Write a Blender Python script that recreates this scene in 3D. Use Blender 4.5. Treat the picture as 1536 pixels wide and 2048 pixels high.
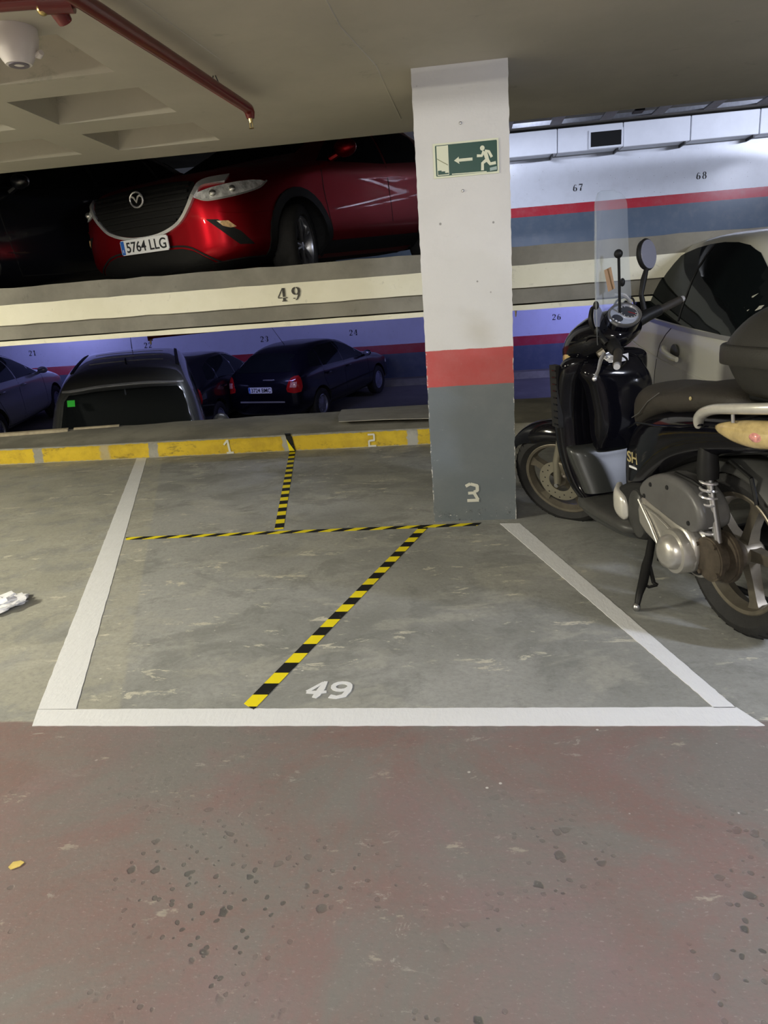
import bpy, bmesh, math, random
from mathutils import Vector, Matrix
from mathutils.bvhtree import BVHTree
random.seed(7)
PI=math.pi; R=math.radians
S=bpy.context.scene; COL=S.collection
for o in list(bpy.data.objects): bpy.data.objects.remove(o)

# ---------------------------------------------------------------- camera, world, lights, exposure
EYE=Vector((0,0,1.2))
RX=Vector((0.99197474,0.10549629,-0.06968961)); DN=Vector((-0.03658882,-0.28807944,-0.95690726)); FW=Vector((-0.12102631,0.95177769,-0.28190754))
cd=bpy.data.cameras.new('camera'); cam=bpy.data.objects.new('camera',cd); COL.objects.link(cam)
m=Matrix((RX,-DN,-FW)).transposed().to_4x4(); m.translation=EYE; cam.matrix_world=m
cd.sensor_fit='HORIZONTAL'; cd.sensor_width=36; cd.lens=1420.17/1536*36; cd.clip_start=.05; cd.clip_end=200
S.camera=cam
S.view_settings.view_transform='Standard'; S.view_settings.look='None'; S.view_settings.gamma=1; S.view_settings.use_curve_mapping=False
S.view_settings.exposure=1.35
w=bpy.data.worlds.new('world'); S.world=w; w.use_nodes=True
w.node_tree.nodes['Background'].inputs[0].default_value=(.75,.8,1,1); w.node_tree.nodes['Background'].inputs[1].default_value=.012
def area(name,loc,size,power,col,rot=(0,0,0),spread=180):
    l=bpy.data.lights.new(name,'AREA'); l.shape='RECTANGLE'; l.size,l.size_y=size; l.energy=power; l.color=col; l.spread=R(spread)
    o=bpy.data.objects.new(name,l); o.location=loc; o.rotation_euler=rot; COL.objects.link(o); return o
def tubelamp(name,loc,length,power,col,rz=0):
    # a bare fluorescent tube: thin strips facing down and to both sides
    for k,(a,f) in enumerate(((0,.3),(72,.35),(-72,.35))): area(name,loc,(length,.06),power*f,col,(R(a)*1.0,0,rz))
def wash(name,loc,aim,size,power,col,spread=130):
    d=(Vector(aim)-Vector(loc)).normalized(); o=area(name,loc,size,power,col,(0,0,0),spread); o.rotation_euler=d.to_track_quat('-Z','Y').to_euler(); return o
WARM=(1,.955,.79); NEUT=(1,.975,.93); COOL=(.74,.80,1); BLUE=(.38,.40,1)
tubelamp('tube_light_left',(-3.6,-1.2,2.285),1.2,48,WARM,R(30))
tubelamp('tube_light_left_row',(-5.2,1.5,2.15),1.2,205,WARM,R(60))
tubelamp('tube_light_rear',(-.5,-2.9,2.36),1.25,82,NEUT,R(4))
tubelamp('tube_light_right',(3.2,.5,2.19),1.2,120,COOL,R(-25))
wash('wall_light_upper_right',(8.2,12.6,4.2),(3.2,17.4,3.0),(2.4,.15),72,COOL)
wash('wall_fill_upper_middle',(.4,13.9,4.5),(1.6,17.4,3.0),(2.2,.15),17,COOL,110)  # wash added to even out the brightness of the upper wall
wash('wall_light_lower_left',(-11.5,13.4,1.1),(-7.6,17.4,.5),(1.8,.12),20,BLUE)
wash('wall_light_lower_right',(3.6,13.6,1.4),(2.6,17.4,.4),(2.4,.12),27,BLUE)
wash('wall_light_lower_middle',(-3.6,11.5,1.3),(-4.4,17.4,.5),(2.2,.12),8,BLUE)
tubelamp('plate_fill_lower_aisle',(-2.6,8.6,1.17),1.2,5,COOL,0)  # weak fill added to brighten the car plates, hidden behind the deck lip

# ---------------------------------------------------------------- materials
def newmat(name):
    m=bpy.data.materials.new(name); m.use_nodes=True; return m,m.node_tree,m.node_tree.nodes['Principled BSDF']
def mat(name,col,rough=.5,metal=0,coat=0,noise=0,nscale=20,bump=0,bscale=60,spec=.5,trans=0,ior=1.45,emit=0,alpha=1):
    m,t,b=newmat(name); c=(*col,1)
    b.inputs['Base Color'].default_value=c; b.inputs['Roughness'].default_value=rough; b.inputs['Metallic'].default_value=metal
    b.inputs['Coat Weight'].default_value=coat; b.inputs['Coat Roughness'].default_value=.03
    b.inputs['Specular IOR Level'].default_value=spec; b.inputs['Transmission Weight'].default_value=trans; b.inputs['IOR'].default_value=ior
    if emit: b.inputs['Emission Color'].default_value=c; b.inputs['Emission Strength'].default_value=emit
    tc=t.nodes.new('ShaderNodeTexCoord')
    if noise:
        n=t.nodes.new('ShaderNodeTexNoise'); n.inputs['Scale'].default_value=nscale; n.inputs['Detail'].default_value=6; n.inputs['Roughness'].default_value=.65
        t.links.new(tc.outputs['Object'],n.inputs['Vector'])
        r=t.nodes.new('ShaderNodeMapRange'); r.inputs[1].default_value=.3; r.inputs[2].default_value=.7; r.inputs[3].default_value=1-noise; r.inputs[4].default_value=1+noise
        t.links.new(n.outputs[0],r.inputs[0])
        v=t.nodes.new('ShaderNodeVectorMath'); v.operation='SCALE'; v.inputs[0].default_value=col; t.links.new(r.outputs[0],v.inputs['Scale']); t.links.new(v.outputs[0],b.inputs['Base Color'])
    if bump:
        n=t.nodes.new('ShaderNodeTexNoise'); n.inputs['Scale'].default_value=bscale; n.inputs['Detail'].default_value=4
        t.links.new(tc.outputs['Object'],n.inputs['Vector'])
        bp=t.nodes.new('ShaderNodeBump'); bp.inputs['Strength'].default_value=bump; bp.inputs['Distance'].default_value=.01
        t.links.new(n.outputs[0],bp.inputs['Height']); t.links.new(bp.outputs[0],b.inputs['Normal'])
    return m
class G:   # small node-graph writer
    def __init__(s,name):
        s.m,s.t,s.b=newmat(name); g=s.t.nodes.new('ShaderNodeTexCoord'); s.P=g.outputs['Object']
        x=s.t.nodes.new('ShaderNodeSeparateXYZ'); s.t.links.new(s.P,x.inputs[0]); s.x,s.y,s.z=x.outputs
    def _in(s,n,i,v):
        if isinstance(v,(int,float)): n.inputs[i].default_value=v
        elif isinstance(v,tuple): n.inputs[i].default_value=v if len(v)==4 or n.inputs[i].type=='VECTOR' else (*v,1)
        else: s.t.links.new(v,n.inputs[i])
    def math(s,op,a,b=0,c=0,clamp=False):
        n=s.t.nodes.new('ShaderNodeMath'); n.operation=op; n.use_clamp=clamp
        for i,v in enumerate((a,b,c)): s._in(n,i,v)
        return n.outputs[0]
    def noise(s,scale,detail=6,rough=.6,vec=None,stretch=None,dist=0):
        n=s.t.nodes.new('ShaderNodeTexNoise'); n.inputs['Scale'].default_value=scale; n.inputs['Detail'].default_value=detail; n.inputs['Roughness'].default_value=rough; n.inputs['Distortion'].default_value=dist
        v=vec or s.P
        if stretch:
            mp=s.t.nodes.new('ShaderNodeMapping'); mp.inputs['Scale'].default_value=stretch; s.t.links.new(v,mp.inputs[0]); v=mp.outputs[0]
        s.t.links.new(v,n.inputs['Vector']); return n.outputs[0]
    def voro(s,scale,off=(0,0,0),warp=0):
        src=s.P
        if warp:
            w_=s.t.nodes.new('ShaderNodeTexNoise'); w_.inputs['Scale'].default_value=28; s.t.links.new(s.P,w_.inputs['Vector'])
            q=s.t.nodes.new('ShaderNodeVectorMath'); q.operation='MULTIPLY_ADD'; s.t.links.new(w_.outputs['Color'],q.inputs[0]); q.inputs[1].default_value=(warp,)*3; s.t.links.new(s.P,q.inputs[2]); src=q.outputs[0]
        n=s.t.nodes.new('ShaderNodeTexVoronoi'); n.inputs['Scale'].default_value=scale
        mp=s.t.nodes.new('ShaderNodeMapping'); mp.inputs['Location'].default_value=off; s.t.links.new(src,mp.inputs[0]); s.t.links.new(mp.outputs[0],n.inputs['Vector']); return n.outputs[0]
    def step(s,v,lo,hi,a=0.,b=1.):
        n=s.t.nodes.new('ShaderNodeMapRange'); n.interpolation_type='SMOOTHSTEP'
        for i,k in enumerate((v,lo,hi,a,b)): s._in(n,i,k)
        return n.outputs[0]
    def mix(s,f,a,b):
        n=s.t.nodes.new('ShaderNodeMix'); n.data_type='RGBA'; s._in(n,0,f); s._in(n,6,a); s._in(n,7,b); return n.outputs[2]
    def out(s,col,rough=.8,h=None,strength=.3,dist=.01,spec=None):
        s._in(s.b,'Base Color',col) if not isinstance(col,tuple) else None
        if isinstance(rough,(int,float)): s.b.inputs['Roughness'].default_value=rough
        else: s.t.links.new(rough,s.b.inputs['Roughness'])
        if spec is not None: s.b.inputs['Specular IOR Level'].default_value=spec
        if h is not None:
            bp=s.t.nodes.new('ShaderNodeBump'); bp.inputs['Strength'].default_value=strength; bp.inputs['Distance'].default_value=dist
            s.t.links.new(h,bp.inputs['Height']); s.t.links.new(bp.outputs[0],s.b.inputs['Normal'])
        return s.m

def floor_mat():
    g=G('worn_floor')
    n1=g.noise(.9,8,.62); n2=g.noise(2.6,8,.7,dist=.6); n3=g.noise(9,6,.7,stretch=(.6,1.3,1)); n4=g.noise(45,4,.6)
    c=g.mix(g.step(n1,.36,.64),(.235,.238,.218),(.36,.362,.342))
    c=g.mix(g.step(n2,.5,.60,0,.6),c,(.19,.195,.18))
    dl=g.math('ADD',g.x,g.math('ADD',g.math('MULTIPLY',g.math('SUBTRACT',g.y,1.912),.3865),1.30))
    st=g.math('MULTIPLY',g.step(dl,.16,.14),g.step(g.noise(5,7,.7),.40,.52,.12,.5)); c=g.mix(st,c,(.42,.40,.31))
    c=g.mix(g.step(g.noise(1.7,6,.6,stretch=(1,1.6,1),dist=1),.54,.62,0,.4),c,(.44,.43,.37))
    # bare beige patches with flaked edges
    fl=g.math('MULTIPLY',g.step(g.noise(7.5,9,.75,stretch=(.55,1.5,1),dist=.4),.585,.615),g.step(g.noise(1.1,3,.5),.43,.51))
    c=g.mix(g.math('MULTIPLY',fl,.85),c,(.60,.57,.46))
    # red-brown paint of the driving lane
    edge=g.math('ADD',g.y,g.math('MULTIPLY',n3,.03))
    lane=g.step(edge,1.865,1.85)
    worn=g.step(g.noise(2.0,9,.70,dist=.6),.40,.62)
    red=g.mix(g.step(g.noise(1.3,4,.5),.4,.6),(.20,.132,.118),(.205,.15,.145))
    red=g.mix(g.math('MULTIPLY',worn,.85),red,(.175,.168,.152))
    red=g.mix(g.math('MULTIPLY',g.step(n3,.63,.68),.55),red,(.42,.385,.30))
    c=g.mix(lane,c,red)
    # pits, mostly in the lane
    v=g.voro(17,(3,1,0),warp=.03); v2=g.voro(36,(9,2,0),warp=.016)
    pm=g.step(g.noise(2.1,4,.6),.47,.57); near=g.step(g.y,1.6,1.1,.12,1.)
    pits=g.math('MULTIPLY',g.math('MAXIMUM',g.step(v,.23,.16),g.step(v2,.25,.18,0,.85)),g.math('MULTIPLY',pm,near))
    c=g.mix(g.math('MULTIPLY',pits,.8),c,(.045,.05,.045))
    ch=g.math('MULTIPLY',g.step(g.noise(13,9,.78,stretch=(.7,1.4,1),dist=.8),.60,.63),g.step(g.noise(1.6,4,.6,dist=.5),.47,.55)); c=g.mix(g.math('MULTIPLY',ch,.5),c,(.40,.39,.335))
    ch=g.math('MULTIPLY',g.step(g.noise(10,9,.78,stretch=(.7,1.5,1),dist=.5),.38,.35),g.step(g.noise(1.3,4,.6,dist=.5),.5,.44)); c=g.mix(g.math('MULTIPLY',ch,.45),c,(.13,.13,.115))
    spk=g.math('MULTIPLY',g.step(g.voro(11,(1,7,0)),.055,.035),g.step(g.noise(3,2),.5,.55))
    c=g.mix(g.math('MULTIPLY',spk,.7),c,(.7,.68,.62))
    c=g.mix(g.step(n4,.35,.75,0,.3),c,(.16,.16,.145))
    fg=g.noise(120,4,.7,stretch=(.7,1.2,1)); c=g.mix(g.step(fg,.55,.7,0,.35),c,(.12,.12,.11)); c=g.mix(g.step(fg,.42,.3,0,.25),c,(.48,.47,.43))
    h=g.math('ADD',g.math('MULTIPLY',n3,.5),g.math('SUBTRACT',g.math('MULTIPLY',n4,.4),g.math('MULTIPLY',pits,1.2)))
    return g.out(c,g.step(n2,.35,.65,.5,.78),h,.35,.006,spec=.4)
def concrete_mat(name,a,b,scale=1.5,rough=.85,strength=.3):
    g=G(name); n=g.noise(scale,8,.65); k=g.noise(scale*14,5,.65); d=g.step(g.noise(scale*5,8,.75,dist=.5),.6,.68,0,.35)
    c=g.mix(g.step(n,.35,.65),a,b); c=g.mix(d,c,tuple(v*.55 for v in a))
    return g.out(c,rough,g.math('ADD',g.math('MULTIPLY',k,.5),n),strength,.01)
def band_mat(name,z1,z2,white,red,grey,rough=.4,chips=0,slope=0,y0=0):
    # painted wall: white above z2, red z1..z2, grey below
    g=G(name); wob=g.math('MULTIPLY',g.math('SUBTRACT',g.noise(9,5,.7),.5),.012)
    z=g.math('ADD',g.z,wob)
    c=g.mix(g.step(z,z2-.002,z2+.002),red,white); c=g.mix(g.step(z,z1-.002,z1+.002),grey,c)
    sm=g.step(g.noise(3.5,7,.7),.4,.75,0,.13); c=g.mix(sm,c,(.35,.34,.32))
    sp=g.math('MULTIPLY',g.step(g.voro(9,(2,3,1)),.07,.04),.8); c=g.mix(sp,c,(.16,.15,.14))
    if chips:
        lowz=g.step(g.z,.13,.0,0,1); ch=g.math('MULTIPLY',g.step(g.noise(26,8,.8),.56,.62),lowz)
        c=g.mix(ch,c,(.05,.055,.055)); ch2=g.math('MULTIPLY',g.step(g.noise(33,8,.8,stretch=(1,1,1.4)),.6,.64),g.step(g.z,.09,.02,0,1)); c=g.mix(ch2,c,(.6,.6,.57))
        ex=g.math('MAXIMUM',g.step(g.x,-.197,-.204),g.step(g.x,.244,.249)); c=g.mix(g.math('MULTIPLY',ex,g.step(g.noise(30,6,.8),.52,.58)),c,(.62,.6,.56))
        c=g.mix(g.math('MULTIPLY',g.step(g.noise(8,8,.8,stretch=(.6,1,2.2)),.66,.68),.6),c,(.42,.43,.42))
    return g.out(c,rough,g.math('ADD',g.math('MULTIPLY',g.noise(14,5,.6),.6),g.math('MULTIPLY',g.noise(90,3,.5),.3)),.22,.006)
def tape_mat(name,period,skew,phase=0):
    g=G(name); u=g.math('ADD',g.x,g.math('MULTIPLY',g.y,skew)); f=g.math('FRACT',g.math('ADD',g.math('DIVIDE',u,period),phase))
    m=g.step(f,.495,.505); n=g.noise(30,5,.7)
    c=g.mix(m,(.80,.66,.015),(.012,.012,.011)); c=g.mix(g.step(n,.63,.7,0,.35),c,(.35,.33,.25))
    return g.out(c,.7,n,.1,.003,spec=.15)
def paint_mat(name,col):
    g=G(name); n=g.noise(5,6,.7); k=g.noise(60,5,.7,stretch=(1,.35,1))
    c=g.mix(g.step(n,.35,.7,0,.12),col,(.5,.49,.45)); c=g.mix(g.step(g.noise(16,8,.8),.66,.7,0,.4),c,(.42,.41,.37))
    return g.out(c,g.step(n,.3,.7,.38,.6),g.math('ADD',g.math('MULTIPLY',n,.6),g.math('MULTIPLY',k,.6)),.5,.006)
def kerb_mat():
    g=G('kerb_yellow_paint'); n=g.noise(5,7,.7); k=g.noise(28,6,.7)
    c=g.mix(g.step(n,.4,.62),(.62,.43,.015),(.50,.34,.012)); c=g.mix(g.step(g.noise(7,8,.75,stretch=(.8,1,2)),.56,.66,0,.75),c,(.17,.125,.02))
    grey=g.mix(g.step(n,.4,.6),(.26,.25,.21),(.36,.35,.30))
    xw=g.math('ADD',g.x,g.math('MULTIPLY',g.math('SUBTRACT',g.noise(20,5,.7),.5),.06)); j=None
    for x in (-5.2,-3.95,-2.83,-1.585,-.48,1.1,2.4,3.6):
        s=g.step(g.math('ABSOLUTE',g.math('SUBTRACT',xw,x)),.05,.038); j=s if j is None else g.math('MAXIMUM',j,s)
    j=g.math('MAXIMUM',j,g.step(g.math('ABSOLUTE',g.math('SUBTRACT',xw,-3.3)),.06,.03,0,.6))
    low=g.step(g.math('ADD',g.z,g.math('MULTIPLY',k,.03)),.026,.016); top=g.step(g.math('ADD',g.z,g.math('MULTIPLY',k,.02)),.138,.144)
    top=g.math('MAXIMUM',top,g.step(g.x,.0,.15)); m=g.math('MAXIMUM',j,g.math('MAXIMUM',g.math('MULTIPLY',low,.8),top)); c=g.mix(m,c,grey)
    return g.out(c,.7,g.math('ADD',n,k),.5,.01)

M={}
M['floor']=floor_mat()
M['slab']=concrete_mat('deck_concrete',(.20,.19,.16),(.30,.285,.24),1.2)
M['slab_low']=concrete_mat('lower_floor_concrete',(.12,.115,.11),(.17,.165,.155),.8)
M['kerbtop']=concrete_mat('kerb_concrete',(.17,.16,.125),(.27,.255,.20),2)
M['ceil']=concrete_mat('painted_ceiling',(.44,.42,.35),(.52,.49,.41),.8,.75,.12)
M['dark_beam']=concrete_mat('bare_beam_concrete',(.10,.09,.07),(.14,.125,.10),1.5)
M['cream']=concrete_mat('cream_paint',(.82,.79,.62),(.87,.84,.68),3,.6,.15)
M['kerb']=kerb_mat()
M['pillar']=band_mat('pillar_paint',.751,.939,(.66,.65,.63),(.46,.055,.05),(.125,.145,.155),.42,1)
M['wallU']=band_mat('wall_paint_upper',2.82,3.02,(.72,.74,.78),(.45,.035,.05),(.10,.13,.17),.22)
M['wallL']=band_mat('wall_paint_lower',.01,.225,(.62,.64,.75),(.40,.02,.04),(.07,.09,.13),.3)
M['white_wall']=concrete_mat('side_wall_paint',(.5,.49,.45),(.58,.57,.53),1,.7,.1)
M['paint']=paint_mat('white_line_paint',(.74,.75,.76)); M['cpaint']=paint_mat('cream_line_paint',(.62,.61,.52))
M['ink']=mat('black_stencil_ink',(.018,.018,.02),.6,noise=.4,nscale=60)
M['inkworn']=mat('worn_stencil_ink',(.06,.055,.045),.7,noise=.6,nscale=70)
M['duct']=mat('white_duct_sheet',(.74,.76,.80),.45,noise=.04,nscale=3)
M['galv']=mat('galvanised_tray',(.36,.37,.40),.45,metal=.3,noise=.15)
M['black']=mat('black_void',(.004,.004,.004),.9)
M['redpipe']=mat('red_pipe_paint',(.12,.008,.007),.32,coat=.4,noise=.12,nscale=8)
M['brass']=mat('brass',(.55,.42,.18),.3,metal=1)
M['steel']=mat('plain_steel',(.45,.45,.45),.35,metal=1)
M['whitepl']=mat('white_plastic',(.72,.68,.66),.28,coat=.3)
M['gunmetal']=mat('grey_cable_gland',(.22,.2,.25),.4,metal=.5)
M['cable']=mat('cable_black',(.02,.02,.02),.5)
M['green']=mat('sign_green',(.0,.052,.034),.4); M['lum']=mat('photoluminescent_cream',(.72,.74,.56),.45); M['stairline']=mat('sign_line_olive',(.22,.22,.11),.5)
M['signgrey']=mat('sign_print_grey',(.35,.45,.42),.5)
M['card']=mat('grey_cardboard',(.33,.31,.25),.8,noise=.15,nscale=6,bump=.2); M['cardedge']=mat('cardboard_edge',(.6,.57,.47),.8)
M['wood']=mat('old_wood_strip',(.34,.29,.2),.7,noise=.25,nscale=12,bump=.2)
M['paper']=mat('crumpled_white_paper',(.8,.8,.82),.6); M['leaf']=mat('yellow_leaf',(.62,.47,.13),.6,noise=.2)
M['tire']=mat('tyre_rubber',(.014,.0135,.013),.75,noise=.25,nscale=30,bump=.15,bscale=90)
M['plas']=mat('black_trim_plastic',(.009,.009,.009),.5,spec=.25,noise=.15)
M['under']=mat('dark_underbody',(.008,.008,.008),.85)
def darkglass():
    m,t,b=newmat('dark_car_glass'); d=t.nodes.new('ShaderNodeBsdfDiffuse'); d.inputs[0].default_value=(.006,.008,.009,1); gl=t.nodes.new('ShaderNodeBsdfGlossy'); gl.inputs['Roughness'].default_value=.05; gl.inputs[0].default_value=(.8,.85,.9,1)
    lw=t.nodes.new('ShaderNodeLayerWeight'); lw.inputs[0].default_value=.3; mr=t.nodes.new('ShaderNodeMapRange'); mr.inputs[3].default_value=.025; mr.inputs[4].default_value=.14; t.links.new(lw.outputs['Facing'],mr.inputs[0])
    mx=t.nodes.new('ShaderNodeMixShader'); t.links.new(mr.outputs[0],mx.inputs[0]); t.links.new(d.outputs[0],mx.inputs[1]); t.links.new(gl.outputs[0],mx.inputs[2]); t.links.new(mx.outputs[0],t.nodes['Material Output'].inputs[0]); return m
M['cglass']=darkglass()
M['chrome']=mat('chrome',(.82,.82,.84),.22,metal=.75)
M['alloy']=mat('alloy_rim',(.42,.42,.43),.3,metal=.9); M['alloyblack']=mat('black_alloy',(.03,.03,.032),.3,metal=.6)
M['hub']=mat('silver_hubcap',(.24,.25,.33),.4,metal=.4)
def carpaint(name,col,rough=.35,metal=.55,coat=1): return mat(name,col,rough,metal=metal,coat=coat)
M['redcar']=carpaint('deep_red_metallic',(.30,.002,.008),.36,.9,.2)
M['blackcar']=carpaint('black_car_paint',(.006,.007,.011),.35,.2)
M['bluecar']=carpaint('dark_blue_car_paint',(.003,.003,.010),.35,.3,.6)
M['silvercar']=carpaint('silver_beige_metallic',(.64,.63,.54),.3,.1,.5)
M['whitecar']=carpaint('pale_silver_paint',(.46,.47,.50),.4,.35)
M['greycar']=carpaint('grey_car_paint',(.10,.10,.095),.4,.5)
M['plate']=mat('number_plate_white',(.85,.86,.88),.35); M['plateblue']=mat('plate_blue_band',(.02,.13,.55),.4); M['platetext']=mat('plate_characters',(.015,.015,.02),.5)
M['lens']=mat('headlamp_lens',(.85,.86,.86),.15,metal=.3,noise=.55,nscale=22,bump=.8,bscale=30)
M['amber']=mat('amber_lens',(.65,.42,.2),.15,coat=1,noise=.4,nscale=50); M['redlens']=mat('red_lamp_lens',(.45,.012,.012),.12,coat=1)
M['pinkl']=mat('clear_red_lens',(.7,.30,.26),.12,coat=1,noise=.5,nscale=60)
M['mirror']=mat('mirror_glass',(.42,.43,.52),.12,metal=.5)  # lavender of the reflected ceiling is put into the base colour
M['hv']=mat('green_seat_belt',(.4,.85,.06),.6); M['sticker_green']=mat('green_sticker',(.04,.5,.05),.5); M['seatc']=mat('car_seat_fabric',(.02,.02,.022),.9)
# scooter
M['sblack']=mat('scooter_black_gloss',(.003,.003,.005),.09,spec=.35); M['splas']=mat('scooter_grained_plastic',(.045,.045,.042),.42,noise=.15,nscale=25)
M['sgrey']=mat('scooter_dark_grey_panel',(.032,.034,.033),.33,coat=.2); M['seat']=mat('scooter_seat_vinyl',(.026,.022,.017),.62,noise=.2,nscale=10,bump=.15,bscale=200)
M['salu']=mat('engine_cover_aluminium',(.52,.50,.46),.33,metal=.75,noise=.08,nscale=9); M['sair']=mat('dusty_airbox_plastic',(.10,.098,.095),.38,noise=.18,nscale=7)
M['rail']=mat('silver_grab_rail_paint',(.62,.60,.54),.28,metal=.4,coat=.5,noise=.1,nscale=20); M['rimg']=mat('bronze_grey_rim',(.17,.15,.115),.4,metal=.6,noise=.2,nscale=18)
M['disc']=mat('brake_disc_steel',(.40,.37,.29),.4,metal=.8); M['rust']=mat('dirty_hub_metal',(.085,.068,.05),.55,metal=.5,noise=.35,nscale=22)
M['case']=mat('top_case_plastic',(.020,.019,.016),.5,noise=.12,nscale=20,bump=.1,bscale=200)
def clear(name,haze,col):
    m,t,b=newmat(name); b.inputs['Base Color'].default_value=(*col,1); b.inputs['Roughness'].default_value=.06; b.inputs['IOR'].default_value=1.5
    tr=t.nodes.new('ShaderNodeBsdfTransparent'); tr.inputs[0].default_value=(.93,.95,.96,1); lw=t.nodes.new('ShaderNodeLayerWeight'); lw.inputs[0].default_value=.35
    mr=t.nodes.new('ShaderNodeMapRange'); mr.inputs[1].default_value=0; mr.inputs[2].default_value=1; mr.inputs[3].default_value=haze; mr.inputs[4].default_value=.42; t.links.new(lw.outputs['Facing'],mr.inputs[0])
    mx=t.nodes.new('ShaderNodeMixShader'); t.links.new(mr.outputs[0],mx.inputs[0]); t.links.new(tr.outputs[0],mx.inputs[1]); t.links.new(b.outputs[0],mx.inputs[2]); t.links.new(mx.outputs[0],t.nodes['Material Output'].inputs[0]); return m
M['screen']=clear('hazy_clear_screen',.07,(.68,.72,.78)); M['glass']=clear('thin_car_glass',.03,(.03,.035,.035)); M['dial']=mat('dial_face',(.35,.38,.45),.25,coat=1); M['dialdark']=mat('dial_dark',(.03,.035,.05),.3,coat=1)
M['tag']=mat('brown_screen_reflection',(.42,.26,.14),.8); M['stick']=mat('white_sticker',(.75,.75,.75),.5); M['gold']=mat('faded_gold_print',(.35,.29,.14),.5)
M['lampwarm']=mat('indicator_lens',(.50,.38,.17),.12,coat=1,noise=.25,nscale=25)
for n_ in ('cglass',): pass

# ---------------------------------------------------------------- mesh helpers
def obj(name,bm,m,parent=None,smooth=False,bevel=0,mats=None,ang=35):
    bmesh.ops.recalc_face_normals(bm,faces=bm.faces[:])
    me=bpy.data.meshes.new(name); bm.to_mesh(me); bm.free()
    for k in (mats or [m]): me.materials.append(M[k])
    o=bpy.data.objects.new(name,me); COL.objects.link(o)
    if smooth: 
        me.shade_smooth()
        if ang<180: me.set_sharp_from_angle(angle=R(ang))
    if bevel:
        b=o.modifiers.new('b','BEVEL'); b.width=bevel; b.segments=2; b.limit_method='ANGLE'; b.angle_limit=R(40)
    if parent is not None: o.parent=parent
    return o
def tag(o,label=None,cat=None,group=None,kind=None):
    if label: o['label']=label
    if cat: o['category']=cat
    if group: o['group']=group
    if kind: o['kind']=kind
    return o
def empty(name,mx,label=None,cat=None,group=None):
    o=bpy.data.objects.new(name,None); COL.objects.link(o); o.empty_display_size=.1
    if isinstance(mx,Matrix): o.matrix_world=mx
    else: o.location=mx
    return tag(o,label,cat,group)
def BM(): return bmesh.new()
def box(bm,x0,x1,y0,y1,z0,z1,T=None):
    vs=[bm.verts.new((x,y,z)) for z in (z0,z1) for y in (y0,y1) for x in (x0,x1)]
    for f in ((0,1,3,2),(4,6,7,5),(0,4,5,1),(2,3,7,6),(0,2,6,4),(1,5,7,3)): bm.faces.new([vs[i] for i in f])
    if T is not None:
        for v in vs: v.co=T@v.co
    return vs
def quad(bm,*p): return bm.faces.new([bm.verts.new(q) for q in p])
def prism(bm,poly,a,b,fn,inset=0):
    """polygon (p,q) extruded from a to b; fn(p,q,t)->co"""
    A=[bm.verts.new(fn(p,q,a)) for p,q in poly]; B=[bm.verts.new(fn(p,q,b)) for p,q in poly]; n=len(poly)
    bm.faces.new(A[::-1]); bm.faces.new(B)
    for i in range(n): bm.faces.new((A[i],A[(i+1)%n],B[(i+1)%n],B[i]))
def cr(pts,n=6,closed=False):
    """Catmull-Rom through points (any dimension)"""
    pts=[tuple(p) for p in pts]; N=len(pts); out=[]
    segs=N if closed else N-1
    for i in range(segs):
        p1=pts[i]; p2=pts[(i+1)%N]
        p0=pts[i-1] if (closed or i>0) else tuple(2*a-b for a,b in zip(p1,p2))
        p3=pts[(i+2)%N] if (closed or i+2<N) else tuple(2*b-a for a,b in zip(p1,p2))
        for k in range(n):
            t=k/n; out.append(tuple(.5*(2*b+(c-a)*t+(2*a-5*b+4*c-d)*t*t+(-a+3*b-3*c+d)*t**3) for a,b,c,d in zip(p0,p1,p2,p3)))
    if not closed: out.append(pts[-1])
    return out
def loft(bm,rings,cap=True,closed=True,T=None):
    V=[[bm.verts.new(T@Vector(p) if T is not None else p) for p in r] for r in rings]; n=len(rings[0])
    for a,b in zip(V,V[1:]):
        for i in range(n if closed else n-1): bm.faces.new((a[i],a[(i+1)%n],b[(i+1)%n],b[i]))
    if cap and closed: bm.faces.new(V[0][::-1]); bm.faces.new(V[-1])
    return V
def tube(bm,path,rad,seg=10,T=None,cap=True,flat=1):
    path=[Vector(p) for p in path]; n=len(path); rr=rad if isinstance(rad,(list,tuple)) else [rad]*n
    up=None; rings=[]
    for i,p in enumerate(path):
        d=(path[min(i+1,n-1)]-path[max(i-1,0)]).normalized()
        if up is None: up=d.orthogonal().normalized()
        else:
            up=(up-d*up.dot(d)); up=up.normalized() if up.length>1e-6 else d.orthogonal().normalized()
        s=d.cross(up)
        rings.append([p+(up*math.cos(a)+s*math.sin(a)*flat)*rr[i] for a in [2*PI*k/seg for k in range(seg)]])
    loft(bm,rings,cap,True,T)
def lathe(bm,prof,seg=24,axis='z',T=None,closed=False,cap=False):
    """profile (r,h) turned about an axis"""
    rings=[]
    for k in range(seg):
        a=2*PI*k/seg; c,s=math.cos(a),math.sin(a)
        rings.append([{'z':(r*c,r*s,h),'y':(r*c,h,r*s),'x':(h,r*c,r*s)}[axis] for r,h in prof])
    V=[[bm.verts.new(T@Vector(p) if T is not None else p) for p in r] for r in rings]; n=len(prof)
    for i in range(seg):
        a=V[i]; b=V[(i+1)%seg]
        for j in range(n if closed else n-1): 
            q=(a[j],a[(j+1)%n],b[(j+1)%n],b[j])
            try: bm.faces.new(q)
            except ValueError: pass
    if cap:
        for j in (0,n-1):
            if prof[j][0]>1e-4: 
                r=[V[i][j] for i in range(seg)]; bm.faces.new(r if j else r[::-1])
    bmesh.ops.remove_doubles(bm,verts=bm.verts[:],dist=1e-6)
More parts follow.
